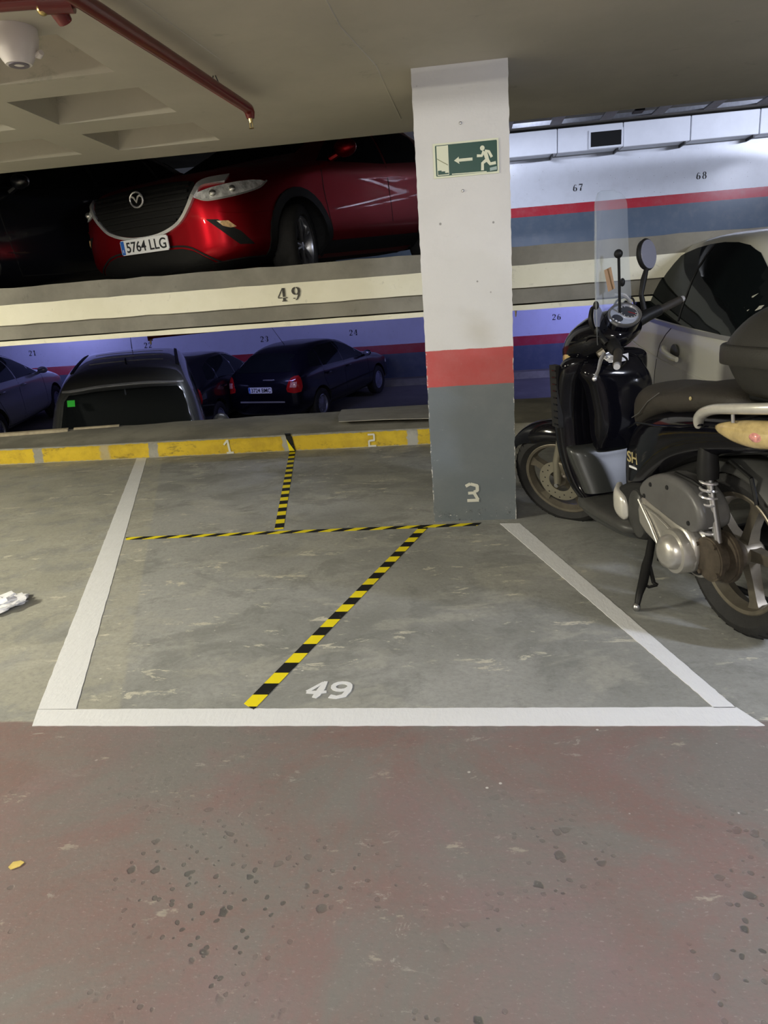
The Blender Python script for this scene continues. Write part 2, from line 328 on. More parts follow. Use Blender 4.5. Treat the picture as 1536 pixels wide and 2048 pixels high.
def sring(cx,cy,hw,hh,p=2.5,n=20):
    """superellipse ring in 2D"""
    out=[]
    for k in range(n):
        a=2*PI*k/n; c,s=math.cos(a),math.sin(a)
        out.append((cx+hw*math.copysign(abs(c)**(2/p),c),cy+hh*math.copysign(abs(s)**(2/p),s)))
    return out
def blob(bm,st,T=None,n=20,sm=4):
    """loft along local x; stations (x, yc, zc, half width, half height, exponent)"""
    st=cr(st,sm) if sm>1 else st
    loft(bm,[[(x,a,b) for a,b in sring(yc,zc,max(hw,.001),max(hh,.001),max(p,1.6),n)] for x,yc,zc,hw,hh,p in st],True,True,T)
def ellipsoid(bm,c,r,T=None,seg=16):
    bb=BM(); bmesh.ops.create_uvsphere(bb,u_segments=seg,v_segments=seg//2+2,radius=1)
    idx={}
    for v in bb.verts:
        p=Vector((c[0]+v.co.x*r[0],c[1]+v.co.y*r[1],c[2]+v.co.z*r[2])); idx[v.index]=bm.verts.new(T@p if T is not None else p)
    bb.verts.ensure_lookup_table()
    for f in bb.faces: bm.faces.new([idx[v.index] for v in f.verts])
    bb.free()
def ngrid(poly,step):
    """2D polygon -> bmesh in xy split by a grid"""
    bm=BM(); f=bm.faces.new([bm.verts.new((x,y,0)) for x,y in poly]); 
    if step:
        for ax in (0,1):
            lo=min(p[ax] for p in poly); hi=max(p[ax] for p in poly); k=math.ceil(lo/step)*step
            while k<hi:
                n=[0,0,0]; n[ax]=1; c=[0,0,0]; c[ax]=k
                bmesh.ops.bisect_plane(bm,geom=bm.verts[:]+bm.edges[:]+bm.faces[:],plane_co=c,plane_no=n,dist=1e-5); k+=step
    bmesh.ops.triangulate(bm,faces=bm.faces[:]); return bm
# variable-width strokes -> flat raised marks
def strokes(bm,ST,fn,h=.002):
    """ST: list of [(x,y,w),...]; fn(x,y,t)->co"""
    h0=h
    for si,st in enumerate(ST):
        h=h0+si*.00022; n=len(st); L=[];Rr=[]
        for i,(x,y,w) in enumerate(st):
            x0,y0=st[max(i-1,0)][:2]; x1,y1=st[min(i+1,n-1)][:2]; d=math.hypot(x1-x0,y1-y0) or 1; nx,ny=-(y1-y0)/d,(x1-x0)/d
            L.append((x+nx*w/2,y+ny*w/2)); Rr.append((x-nx*w/2,y-ny*w/2))
        rings=[[fn(*L[i],0),fn(*Rr[i],0),fn(*Rr[i],h),fn(*L[i],h)] for i in range(n)]
        loft(bm,rings)
def arc(cx,cy,rx,ry,a0,a1,thin=.06,thick=.19,n=14):
    out=[]
    for k in range(n+1):
        a=R(a0+(a1-a0)*k/n); out.append((cx+rx*math.cos(a),cy+ry*math.sin(a),thin+(thick-thin)*abs(math.cos(a))**1.3))
    return out
STEN={
'1':[[(.02,.80,.06),(.16,.86,.08),(.22,.92,.1)],[(.27,.97,.2),(.27,.55,.2)],[(.27,.49,.2),(.27,.05,.2)],[(.08,.03,.06),(.46,.03,.06)]],
'2':[[(.12,.70,.20),(.12,.78,.2)],arc(.28,.72,.2,.25,150,-35,.06,.2),[(.42,.50,.14),(.25,.30,.08),(.06,.10,.08)],[(.04,.07,.14),(.30,.10,.15),(.48,.05,.12),(.52,.20,.04)]],
'3':[[(.12,.80,.16),(.13,.74,.16)],arc(.26,.74,.19,.23,130,-70,.05,.19),arc(.26,.27,.2,.24,75,-110,.05,.2),[(.12,.20,.17),(.12,.27,.17)]],
'4':[[(.34,.97,.07),(.03,.31,.07)],[(.02,.27,.06),(.28,.27,.06)],[(.40,.97,.2),(.40,.33,.2)],[(.40,.27,.2),(.40,.05,.2)],[(.26,.03,.06),(.56,.03,.06)],[(.5,.27,.06),(.60,.27,.06)]],
'6':[arc(.28,.28,.19,.25,95,265,.05,.2),arc(.28,.28,.19,.25,85,-85,.05,.2),[(.10,.36,.18),(.12,.62,.15),(.24,.90,.08),(.34,.95,.05)],[(.42,.80,.15),(.42,.86,.15)]],
'7':[[(.03,.78,.05),(.06,.93,.14),(.30,.90,.17),(.50,.95,.08)],[(.50,.90,.06),(.30,.52,.14)],[(.28,.47,.17),(.24,.03,.22)]],
'8':[arc(.28,.74,.16,.22,95,265,.05,.15),arc(.28,.74,.16,.22,85,-85,.05,.15),arc(.28,.27,.2,.25,95,265,.05,.18),arc(.28,.27,.2,.25,85,-85,.05,.18)],
'9':[arc(.28,.70,.19,.25,95,265,.05,.2),arc(.28,.70,.19,.25,85,-85,.05,.2),[(.46,.62,.18),(.44,.38,.15),(.32,.10,.08),(.22,.05,.05)],[(.14,.14,.15),(.14,.20,.15)]],
}
def stencil(name,txt,h,fn,m,label,adv=.72,wide=1.,cat='number'):
    o0=Vector(fn(0,0,0)); t=empty(name,tuple(o0),label,cat)
    for i,ch in enumerate(txt):
        bm=BM(); strokes(bm,[[((x+i*adv)*h*wide,y*h,w*h) for x,y,w in s] for s in STEN[ch]],lambda x,y,t_:tuple(Vector(fn(x,y,t_))-o0)); obj('digit',bm,m,t)
    return t
def textmesh(txt,size,sx=1,ext=.001,off=0):
    cu=bpy.data.curves.new('t','FONT'); cu.body=txt; cu.size=size; cu.extrude=ext; cu.offset=off; cu.align_x='CENTER'; cu.align_y='CENTER'
    o=bpy.data.objects.new('t',cu); COL.objects.link(o); dg=bpy.context.evaluated_depsgraph_get(); dg.update()
    me=bpy.data.meshes.new_from_object(o.evaluated_get(dg)); bpy.data.objects.remove(o); bpy.data.curves.remove(cu)
    bm=BM(); bm.from_mesh(me); bpy.data.meshes.remove(me)
    for v in bm.verts: v.co.x*=sx
    return bm

# ---------------------------------------------------------------- the setting
def slab(name,x0,x1,y0,y1,z0,z1,m,seg=0):
    bm=BM(); box(bm,x0,x1,y0,y1,z0,z1); return tag(obj(name,bm,m),kind='structure')
X0,X1,YB,YW=-13.5,10.5,-5.5,17.4
FU=lambda y:1.457+.077*(y-7.7); FL=lambda y:-.74+.065*(y-16.6); CZ=2.253
slab('floor',X0,X1,YB,6.075,-.25,0,'floor')
def sloped(name,y0,y1,f,t,m,x0=X0,x1=X1):
    bm=BM(); prism(bm,[(y0,f(y0)),(y1,f(y1)),(y1,f(y1)-t),(y0,f(y0)-t)],x0,x1,lambda p,q,a:(a,p,q)); return tag(obj(name,bm,m),kind='structure')
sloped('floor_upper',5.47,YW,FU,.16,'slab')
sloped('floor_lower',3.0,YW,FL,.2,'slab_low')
# kerb at the end of the bays with its rising concrete ledge
bm=BM(); n=60; rings=[]
for i in range(n+1):
    x=X0+(X1-X0)*i/n; far=7.07+.083*x; far=max(6.5,min(7.3,far)); j=lambda s:random.uniform(-s,s)
    rings.append([(x,6.062+j(.006),-.02),(x,6.066+j(.005),.07),(x,6.078+j(.006),.128+j(.003)),(x,6.10,.142+j(.003))])
loft(bm,rings,False,False); tag(obj('trim_1',bm,'kerb',smooth=True,ang=60),kind='structure')
bm=BM(); rings=[]
for i in range(n*2+1):
    x=X0+(X1-X0)*i/n/2; far=max(6.5,min(7.3,7.07+.083*x)); j=lambda s:random.uniform(-s,s)
    rings.append([(x,6.095,.138),(x,6.30+j(.01),.158+j(.003)),(x,6.34,.172+j(.004)),(x,far+j(.012),.2+j(.004)),(x,far+.02,.12),(x,far+.02,-.28),(x,6.095,-.28)])
loft(bm,rings); tag(obj('trim_2',bm,'kerbtop',smooth=True,ang=30),kind='structure')
# edge of the upper deck: concrete upstand, cream fascia, bare beam, cream lip
def edge(name,y0,y1,z0,z1,m,jit=.004,mats=None):
    bm=BM(); rings=[]; N=160
    for i in range(N+1):
        x=X0+(X1-X0)*i/N; j=lambda:random.uniform(-jit,jit)
        rings.append([(x,y0+j(),z0+j()),(x,y0+j(),z1+j()),(x,y1,z1),(x,y1,z0)])
    loft(bm,rings); return tag(obj(name,bm,m,smooth=True,ang=40),kind='structure')
edge('trim_3',5.45,5.66,1.375,1.515,'slab',.005); edge('trim_4',5.43,5.60,1.236,1.389,'cream',.003)
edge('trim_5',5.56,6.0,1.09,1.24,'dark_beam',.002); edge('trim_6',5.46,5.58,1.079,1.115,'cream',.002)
# ceiling with waffle coffers on the left
bm=BM(); xs=[X0];ys=[YB]
cols=[(-1.48-.92*k-.67,-1.48-.92*k) for k in range(12) if -1.48-.92*k-.67>X0+.1]; rows=[(4.35-.71*k,4.82-.71*k) for k in range(12) if 4.35-.71*k>-.3]
for a,b in sorted(cols): xs+=[a,b]
for a,b in sorted(rows): ys+=[a,b]
xs+=[X1]; ys+=[5.13]; ys=[y for y in ys if y>=-.3 or y==YB]; ys[0]=-.3
for i in range(len(xs)-1):
    for j in range(len(ys)-1):
        x0,x1,y0,y1=xs[i],xs[i+1],ys[j],ys[j+1]
        if any(abs(x0-a)<1e-6 for a,b in cols) and any(abs(y0-a)<1e-6 for a,b in rows):
            t=.045; zt=CZ+.2; A=[(x0,y0,CZ),(x1,y0,CZ),(x1,y1,CZ),(x0,y1,CZ)]; B=[(x0+t,y0+t,zt),(x1-t,y0+t,zt),(x1-t,y1-t,zt),(x0+t,y1-t,zt)]
            for k in range(4): quad(bm,A[k],A[(k+1)%4],B[(k+1)%4],B[k])
            quad(bm,*B)
        else: quad(bm,(x0,y0,CZ),(x1,y0,CZ),(x1,y1,CZ),(x0,y1,CZ))
bmesh.ops.remove_doubles(bm,verts=bm.verts[:],dist=1e-5)
box(bm,X0,X1,5.0,5.13,CZ+.001,CZ+.38); box(bm,X0,X1,-.3,5.13,CZ+.3,CZ+.4); box(bm,X0,X1,-.3,-.2,CZ+.001,CZ+.35)
box(bm,X0,X1,YB,-.3,CZ+.32,CZ+.4)
tag(obj('ceiling',bm,'ceil'),kind='structure')
slab('ceiling_upper',X0,X1,-.3,14.35,4.95,5.1,'dark_beam'); slab('trim_9',X0,X1,14.35,YW,4.5,5.1,'dark_beam')  # lower dark soffit added so the cable tray gaps stay dark
# shuttering seams on the flat ceiling
bm=BM(); tube(bm,[(-.46,2.4,CZ),(-.44,3.2,CZ),(-.36,3.71,CZ),(-.33,4.75,CZ)],.004,6); tube(bm,[(-1.12,2.2,CZ),(-1.0,3.4,CZ)],.003,6)
tag(obj('trim_7',bm,'ceil'),kind='structure')
slab('wall_back',X0,X1,YW,YW+.2,2.0,5.0,'wallU'); slab('wall_back_lower',X0,X1,YW,YW+.2,-1,2.0,'wallL')
slab('wall_left',X0-.2,X0,YB,YW+.2,-1.8,5.1,'white_wall'); slab('wall_right',X1,X1+.2,YB,YW+.2,-1.8,5.1,'white_wall'); slab('wall_front',X0,X1,YB-.2,YB,-.3,5.1,'white_wall')
slab('trim_8',-5.0,3.5,16.95,17.4,-.9,-.56,'kerbtop')   # raised strip at the foot of the lower wall
# pillar
bm=BM(); box(bm,-.205,.25,3.82,4.28,0,CZ+.01); 
bmesh.ops.subdivide_edges(bm,edges=[e for e in bm.edges if abs(e.verts[0].co.z-e.verts[1].co.z)>1],cuts=90)
for v in bm.verts:
    if .01<v.co.z<2.2: v.co.x+=random.uniform(-.002,.002)
tag(obj('pillar',bm,'pillar'),'square concrete pillar painted white, red and grey with a green exit sign','pillar')
# upper wall ducts and cable tray
joints=[-3.33,-1.97,-.6,.75,2.11,3.46,4.82,6.18,7.53,8.9,10.3]
for k,(a,b) in enumerate(zip(joints,joints[1:])):
    bm=BM(); box(bm,a+.008,b-.008,16.98,17.392,3.99,4.46); bmesh.ops.bevel(bm,geom=[e for e in bm.edges],offset=.01,segments=1,affect='EDGES')
    lab={0:'far left white duct box hidden behind the pillar or deck',1:'second white duct box from the left end of the duct row',2:'white duct box directly behind the pillar',8:'white duct box just beyond the right edge of the photo',9:'last white duct box at the far right end of the row',3:'white duct box just right of the pillar top, with no opening',4:'white duct box with the black rectangular opening',5:'white duct box next right after the one with the opening',6:'white duct box second to the right of the one with the opening',7:'white duct box at the right edge of the photo'}.get(k,'white duct box hidden behind the pillar or deck')
    o=tag(obj('duct_box',bm,'duct'),lab,'duct','white duct boxes along the upper wall')
    bm=BM(); box(bm,b-.12,b-.09,16.96,17.39,3.93,3.985); obj('bracket',bm,'cable',o)
    if k==4:
        bm=BM(); box(bm,2.76,3.46,16.955,16.985,4.0,4.36); obj('opening_frame',bm,'duct',o)
        bm=BM(); box(bm,2.80,3.42,16.945,16.958,4.04,4.32); obj('opening',bm,'black',o)
t=empty('cable_tray',(0,13.6,4.0),'long ladder cable tray hanging above the upper wall ducts','cable tray')
for yy in (13.32,14.06):
    bm=BM(); box(bm,-3,10.4,yy-13.6-.02,yy-13.6+.02,-.03,.04); obj('rail',bm,'galv',t)
for k in range(15):
    bm=BM(); x=-2.66+k*.855; box(bm,x,x+.20,-.30,.48,-.035,-.012); obj('rung',bm,'galv',t)
bm=BM(); tube(bm,[(3.0,0.05,-.02),(3.1,0,.9)],.01,6); box(bm,2.93,3.09,-.12,.12,-.06,-.035); obj('hanger',bm,'cable',t)
# stencilled numbers
wf=lambda X,Y,Z:(lambda x,y,t:(X+x,Y-t,Z+y))
stencil('wall_number','67',.145,wf(2.50,17.398,3.26),'ink','black stencilled 67 on the white upper wall right of the pillar',.78,1.1)
stencil('wall_number','68',.145,wf(5.10,17.398,3.28),'ink','black stencilled 68 on the white upper wall above the car aerial',.78,1.1)
stencil('wall_number','21',.135,wf(-11.0,17.398,.53),'ink','black stencilled 21 on the lower wall left of the van',.78,1.1)
stencil('wall_number','22',.135,wf(-7.92,17.398,.53),'ink','black stencilled 22 on the lower wall just under the red sprinkler pipe',.78,1.1)
stencil('wall_number','23',.135,wf(-4.94,17.398,.49),'ink','black stencilled 23 on the lower wall beside the blue hatchback aerial',.78,1.1)
stencil('wall_number','24',.135,wf(-2.74,17.398,.50),'ink','black stencilled 24 on the lower wall right of the blue hatchback roof',.78,1.1)
stencil('wall_number','26',.135,wf(2.04,17.398,.54),'ink','black stencilled 26 on the lower wall between pillar and scooter',.78,1.1)
stencil('deck_number','49',.098,wf(-1.37,5.424,1.262),'inkworn','worn stencilled 49 on the cream edge of the upper deck',.88,1.25)
M['glassball']=mat('lamp_projector',(.8,.8,.78),.05,metal=.9)
# ---------------------------------------------------------------- floor markings
def line_quad(name,a0,a1,b0,b1,label,m='paint',cat='painted line',n=90,h=.002,jit=.0014):
    bm=BM(); rings=[]
    for i in range(n+1):
        t=i/n; A=Vector(a0).lerp(Vector(a1),t); B=Vector(b0).lerp(Vector(b1),t); d=(B-A).normalized()
        A=A+d*random.uniform(-jit,jit); B=B+d*random.uniform(-jit,jit)
        rings.append([(A.x,A.y,-.001),(B.x,B.y,-.001),(B.x,B.y,h),(A.x,A.y,h)])
    loft(bm,rings); return tag(obj(name,bm,m),label,cat)
line_quad('painted_line',(-1.30,1.912),(-2.90,6.05),(-1.433,1.912),(-3.0,6.06),'white painted bay line on the left, running up to the yellow kerb')
line_quad('painted_line',(.69,1.912),(.160,3.74),(.738,1.912),(.262,3.73),'white painted bay line slanting from the pillar foot to the right corner',n=60).data
line_quad('painted_line',(-1.396,1.82),(.79,1.82),(-1.434,1.9135),(.747,1.9135),'long white painted line across the front of the empty bay')
# widen the right-hand line to its true width
o=[o for o in bpy.data.objects if o.name=='painted_line.001'][0]
bpy.data.objects.remove(o)
line_quad('painted_line',(.685,1.91),(.157,3.745),(.745,1.91),(.262,3.735),'white painted bay line slanting from the pillar foot to the right corner')
def tape(label,p,q,width,period,skew,phase,cat='tape',end=.0):
    p,q=Vector(p),Vector(q); d=q-p; L=d.length; bm=BM(); rings=[]; n=40
    for i in range(n+1):
        x=L*i/n; j=lambda:random.uniform(-.0008,.0008); e=end*(1 if i==n else -1 if i==0 else 0)
        rings.append([(x-e,-width/2+j(),0),(x+e,width/2+j(),0),(x+e,width/2,.0012),(x-e,-width/2,.0012)])
    loft(bm,rings); k='tape_%.3f_%.2f_%.2f'%(period,skew,phase)
    if k not in M: M[k]=tape_mat('hazard_tape_stripes',period,skew,phase)
    o=obj('hazard_tape',bm,k); o.location=(p.x,p.y,.0008); o.rotation_euler=(0,0,math.atan2(d.y,d.x))
    return tag(o,label,cat)
tape('black and yellow hazard tape laid straight across the bay floor',(-1.98,3.70),(.045,3.745),.048,.146,-1.3,.05,end=.012)
tB=tape('black and yellow hazard tape running diagonally towards the white 49',(-.722,1.925),(-.262,3.715),.05,.146,.25,.0,end=-.012)
tC=tape('black and yellow hazard tape running from the floor up over the kerb',(-1.093,3.78),(-1.545,6.055),.052,.172,.0,.35)
bm=BM(); fnk=lambda s,v,t:Vector((-1.545-.06*s+v,0,0))
rings=[[(-1.575,6.055-t,.002),(-1.52,6.055-t,.002)] for t in (0,)]
P=[(6.056,.0),(6.058,.07),(6.071,.131),(6.093,.145),(6.12,.147)]
loft(bm,[[(-1.572-.012*i,y-.003,z+.002),(-1.517-.012*i,y-.003,z+.002),(-1.517-.012*i,y-.0045,z+.0035),(-1.572-.012*i,y-.0045,z+.0035)] for i,(y,z) in enumerate(P)])
M['tapek']=tape_mat('hazard_tape_kerb_piece',.20,-1.6,.32)
for v in bm.verts: v.co=Vector((v.co.z,-(v.co.x+1.545),-(v.co.y-6.05)))   # local x climbs the kerb
o=obj('tape_end',bm,'tapek',tC); o.matrix_parent_inverse=Matrix()
W=Matrix(((0,-1,0,-1.545),(0,0,-1,6.05),(1,0,0,0),(0,0,0,1)))
bpy.context.view_layer.update(); o.matrix_local=tC.matrix_world.inverted()@W
# hand-painted and taped numbers
ff=lambda X,Y:(lambda x,y,t:(X+x,Y+y,t+.0005))
bm=BM(); e=lambda *p:[(x*.001,y*.001,w*.001) for x,y,w in p]
strokes(bm,[e((45,100,10),(2,42,15)),e((0,38,14),(40,36,20),(66,40,12)),e((52,100,14),(46,60,24),(38,20,24),(32,4,16)),e((45,100,10),(58,98,12))]+
 [[(.078+x*.066,y*.1,w*.1) for x,y,w in a] for a in (arc(.5,.72,.42,.24,-10,350,.15,.17),[(.93,.7,.17),(.9,.45,.2),(.75,.15,.2),(.4,.05,.17),(.05,.12,.2)])],ff(-.553,1.972),.0015)
tag(obj('painted_number',bm,'paint'),'hand-painted white number 49 on the bay floor','number')
def strips(name,ST,fn,m,label):
    bm=BM(); strokes(bm,[[(a[0],a[1],w),(b[0],b[1],w)] for a,b,w in ST],fn,.0012)
    return tag(obj(name,bm,m),label,'number')
kf=lambda X:(lambda x,y,t:(X+x,6.055+max(0,y-.05)*.14-t-.002,y))
strips('taped_number',[((.0,.085),(.035,.125),.016),((.035,.128),(.05,.02),.019),((.02,.012),(.085,.014),.018)],kf(-2.165),'cpaint','cream tape 1 on the yellow kerb, left of the striped tape')
strips('taped_number',[((.0,.112),(.055,.112),.015),((.055,.115),(.055,.065),.015),((.06,.062),(.008,.058),.015),((.008,.06),(.008,.014),.015),((.0,.012),(.07,.012),.015)],kf(-.865),'cpaint','cream tape 2 on the yellow kerb beneath the cardboard sheet')
pf=lambda x,y,t:(-.022+x,3.8175-t,.108+y)
strips('taped_number',[((0,.092),(.026,.105),.017),((.026,.104),(.066,.092),.017),((.063,.095),(.063,.062),.018),((.066,.066),(.044,.058),.016),((.012,.052),(.05,.053),.016),((.043,.056),(.066,.012),.017),((.006,.010),(.07,.010),.017)],pf,'cpaint','cream tape number 3 low on the grey part of the pillar')
# exit sign on the pillar
t=empty('exit_sign',(-.118,3.818,1.765),'green emergency exit sign with running figure and left arrow on the pillar','sign')
SW,SH=.316,.155
def sp(poly,d0,d1,name,m):
    bm=BM(); prism(bm,[(u*SW,(1-v)*SH) for u,v in poly],-d0,-d1,lambda p,q,a:(p,a,q)); return obj(name,bm,m,t)
def ss(ST,name,m,d=.0034,wd=None):
    bm=BM(); strokes(bm,[[(u*SW,(1-v)*SH,w*SH) for u,v,w in s] for s in ST],lambda x,y,t_:(x,-d-t_,y),.0006); return obj(name,bm,m,t)
sp([(0,0),(1,0),(1,1),(0,1)],0,.002,'board','lum')
sp([(.045,.055),(.965,.055),(.975,.08),(.975,.92),(.965,.945),(.045,.945),(.035,.92),(.035,.08)],.002,.003,'green_field','green')
sp([(.055,.075),(.235,.075),(.235,.925),(.055,.925)],.003,.0036,'door_panel','lum')
sp([(.065,.78),(.12,.78),(.12,.81),(.175,.81),(.175,.86),(.228,.86),(.228,.90),(.065,.90)],.0036,.0042,'stairs','green')
ss([[(.058,.44,.018),(.222,.64,.018)]],'handrail_line','stairline',.0037)
sp([(.318,.53),(.392,.43),(.392,.49),(.6,.49),(.6,.575),(.392,.575),(.4,.64)],.003,.0036,'arrow','lum')
bm=BM(); lathe(bm,[(0,-.0036),(.0112,-.0036),(.0112,-.003),(0,-.003)],20,'y',Matrix.Translation((.753*SW,0,(1-.25)*SH))); obj('figure_head',bm,'lum',t)
ss([[(.79,.35,.12),(.812,.5,.12),(.832,.64,.10)],[(.775,.34,.09),(.742,.465,.08),(.668,.455,.08)],[(.79,.335,.07),(.848,.36,.08),(.893,.53,.08)],[(.825,.6,.11),(.866,.72,.09),(.953,.70,.09)],[(.81,.6,.10),(.751,.68,.09),(.747,.885,.09)]],'figure_body','lum',.003)
ss([[(.278,.915,.028),(.81,.93,.028)]],'ground_line','lum',.003)
sp([(.86,.83),(.965,.80),(.965,.90),(.86,.92)],.003,.0035,'maker_mark','signgrey')
for zz in (2.0,1.70):
    bm=BM(); lathe(bm,[(0,-.006),(.006,-.004),(.007,0)],12,'y',Matrix.Translation((.02,3.818,zz))); tag(obj('screw',bm,'steel',smooth=True),'small steel screw in the pillar just %s the exit sign'%('above' if zz>1.9 else 'below'),'screw')
# things lying about
bm=BM(); pts=[(-1.135,6.20),(-.72,6.19),(-.3,6.17),(.18,6.16),(.2,6.62),(.2,7.06),(-.4,7.04),(-1.24,6.99),(-1.21,6.6)]
prism(bm,pts,0,.006,lambda p,q,a:(p,q,a+.19+.02*math.exp(-((q-6.18)/.2)**2)+.006*math.sin(p*5)+(q-6.2)*.018)); bmesh.ops.triangulate(bm,faces=bm.faces[:])
tag(obj('cardboard_sheet',bm,'card'),'flat grey cardboard sheet lying on the kerb ledge left of the pillar','cardboard')
for i,(a,b,wd) in enumerate([((-6.0,6.36,.205),(-3.95,6.64,.208),.05),((-3.90,6.66,.212),(-3.45,6.72,.212),.03)]):
    bm=BM(); tube(bm,[a,b],wd/2,4,flat=.45); tag(obj('wooden_strip',bm,'wood'),('long pale wooden strip on the kerb ledge at the left edge','short thin wooden strip on the ledge just left of the van')[i],'strip')
bm=BM(); bmesh.ops.create_icosphere(bm,subdivisions=4,radius=1)
from mathutils import noise as mn
for v in bm.verts:
    d=1+.5*mn.noise(v.co*2.2)+.25*mn.noise(v.co*6); v.co=Vector((v.co.x*.085*d,v.co.y*.12*d,max(-.02,v.co.z*.03*d))); v.co=Matrix.Rotation(-.5,4,'Z')@v.co+Vector((-2.13,2.74,.02))
tag(obj('crumpled_paper',bm,'paper'),'crumpled white paper on the floor at the left edge','paper')
bm=BM(); prism(bm,[(-.014,-.008),(-.004,-.014),(.012,-.004),(.016,.008),(.004,.013),(-.012,.008)],0,.002,lambda p,q,a:(p-1.085,q+1.252,a+.001+.02*abs(p))); tag(obj('dry_leaf',bm,'leaf'),'small yellow dry leaf on the red-brown floor','leaf')
# sprinkler pipework
t=empty('sprinkler_pipe',(-1.2,2.52,2.19),'red sprinkler pipe running along the ceiling to a small sprinkler head','pipe')
L=lambda *p:[(x+1.2,y-2.52,z-2.19) for x,y,z in p]
bm=BM(); tube(bm,L((-1.26,1.6,2.19),(-1.172,2.5,2.19),(-1.045,3.9,2.19),(-1.04,3.93,2.185),(-1.038,3.945,2.17),(-1.038,3.947,2.145)),[.028,.028,.026,.027,.026,.02],14); obj('pipe_run',bm,'redpipe',t,smooth=True)
bm=BM(); tube(bm,L((-4.2,2.2,2.2),(-1.32,2.5,2.195),(-1.18,2.515,2.19)),.022,12); obj('branch_pipe',bm,'redpipe',t,smooth=True)
bm=BM(); tube(bm,L((-1.30,2.5,2.19),(-1.2,2.52,2.19)),.034,14); tube(bm,L((-1.26,2.53,2.18),(-1.255,2.56,2.15)),[.03,.024],12); obj('tee_fitting',bm,'redpipe',t,smooth=True)
bm=BM(); ellipsoid(bm,L((-1.295,2.50,2.17))[0],(.018,.018,.018)); obj('plug',bm,'brass',t,smooth=True)
bm=BM(); tube(bm,L((-1.038,3.947,2.148),(-1.038,3.947,2.125)),[.012,.008],10); tube(bm,L((-1.045,3.947,2.125),(-1.045,3.947,2.105)),.0025,6); tube(bm,L((-1.031,3.947,2.125),(-1.031,3.947,2.105)),.0025,6); lathe(bm,[(0,0),(.013,0),(.013,.002),(0,.002)],12,'z',Matrix.Translation(L((-1.038,3.947,2.1))[0])); obj('sprinkler_head',bm,'brass',t)
bm=BM(); tube(bm,L((-1.10,3.60,2.253),(-1.11,3.60,2.225),(-1.09,3.60,2.215),(-1.075,3.60,2.165)),.003,6); tube(bm,L((-1.09,3.60,2.253),(-1.07,3.60,2.2)),.003,6); obj('hanger',bm,'cable',t)
# detector with cable gland
t=empty('smoke_detector',(-1.60,2.84,2.253),'white domed detector on the ceiling beam at the top left','detector')
bm=BM(); lathe(bm,[(.0,0),(.085,0),(.085,-.03),(.078,-.06),(.055,-.10),(.045,-.115),(0,-.118)],28); obj('dome',bm,'whitepl',t,smooth=True)
bm=BM(); tube(bm,[(.05,.03,-.075),(.075,.02,-.085),(.09,.01,-.08)],[.012,.013,.01],10); obj('side_nozzle',bm,'whitepl',t,smooth=True)
bm=BM(); lathe(bm,[(.018,-.1185),(.036,-.1185),(.036,-.1165),(.018,-.1165)],20,closed=True); obj('vent_ring',bm,'gunmetal',t)
bm=BM(); tube(bm,[(-.22,-.03,-.02),(-.13,-.03,-.03),(-.075,-.03,-.045),(-.06,-.03,-.06)],[.02,.022,.024,.02],10); obj('cable_gland',bm,'gunmetal',t,smooth=True)
# lower level sprinkler pipes
t=empty('lower_sprinkler_pipe',(-3.8,9,1.1),'dark red sprinkler pipe under the upper deck above wall number 22','pipe')
L=lambda *p:[(x+3.8,y-9,z-1.1) for x,y,z in p]
bm=BM(); tube(bm,L((-1.9,7.7,1.09),(-2.6,8.1,1.055),(-3.96,8.98,1.0)),.032,12); obj('pipe_run',bm,'redpipe',t,smooth=True)
bm=BM(); tube(bm,L((-3.95,8.97,1.0),(-4.0,9,.985),(-4.0,9,.94)),[.034,.036,.03],12); obj('elbow',bm,'redpipe',t,smooth=True)
bm=BM(); tube(bm,L((-4.0,9,.94),(-4.0,9,.90)),[.014,.01],8); obj('sprinkler_head',bm,'brass',t)
t=empty('small_sprinkler_drop',(.46,6.6,1.05),'small dark sprinkler drop just right of the pillar under the deck edge','sprinkler')
bm=BM(); tube(bm,[(0,0,.18),(0,0,.0)],[.02,.014],8); obj('drop_pipe',bm,'redpipe',t,smooth=True); bm=BM(); tube(bm,[(0,0,.0),(0,0,-.05)],[.008,.004],8); obj('sprinkler_head',bm,'brass',t)

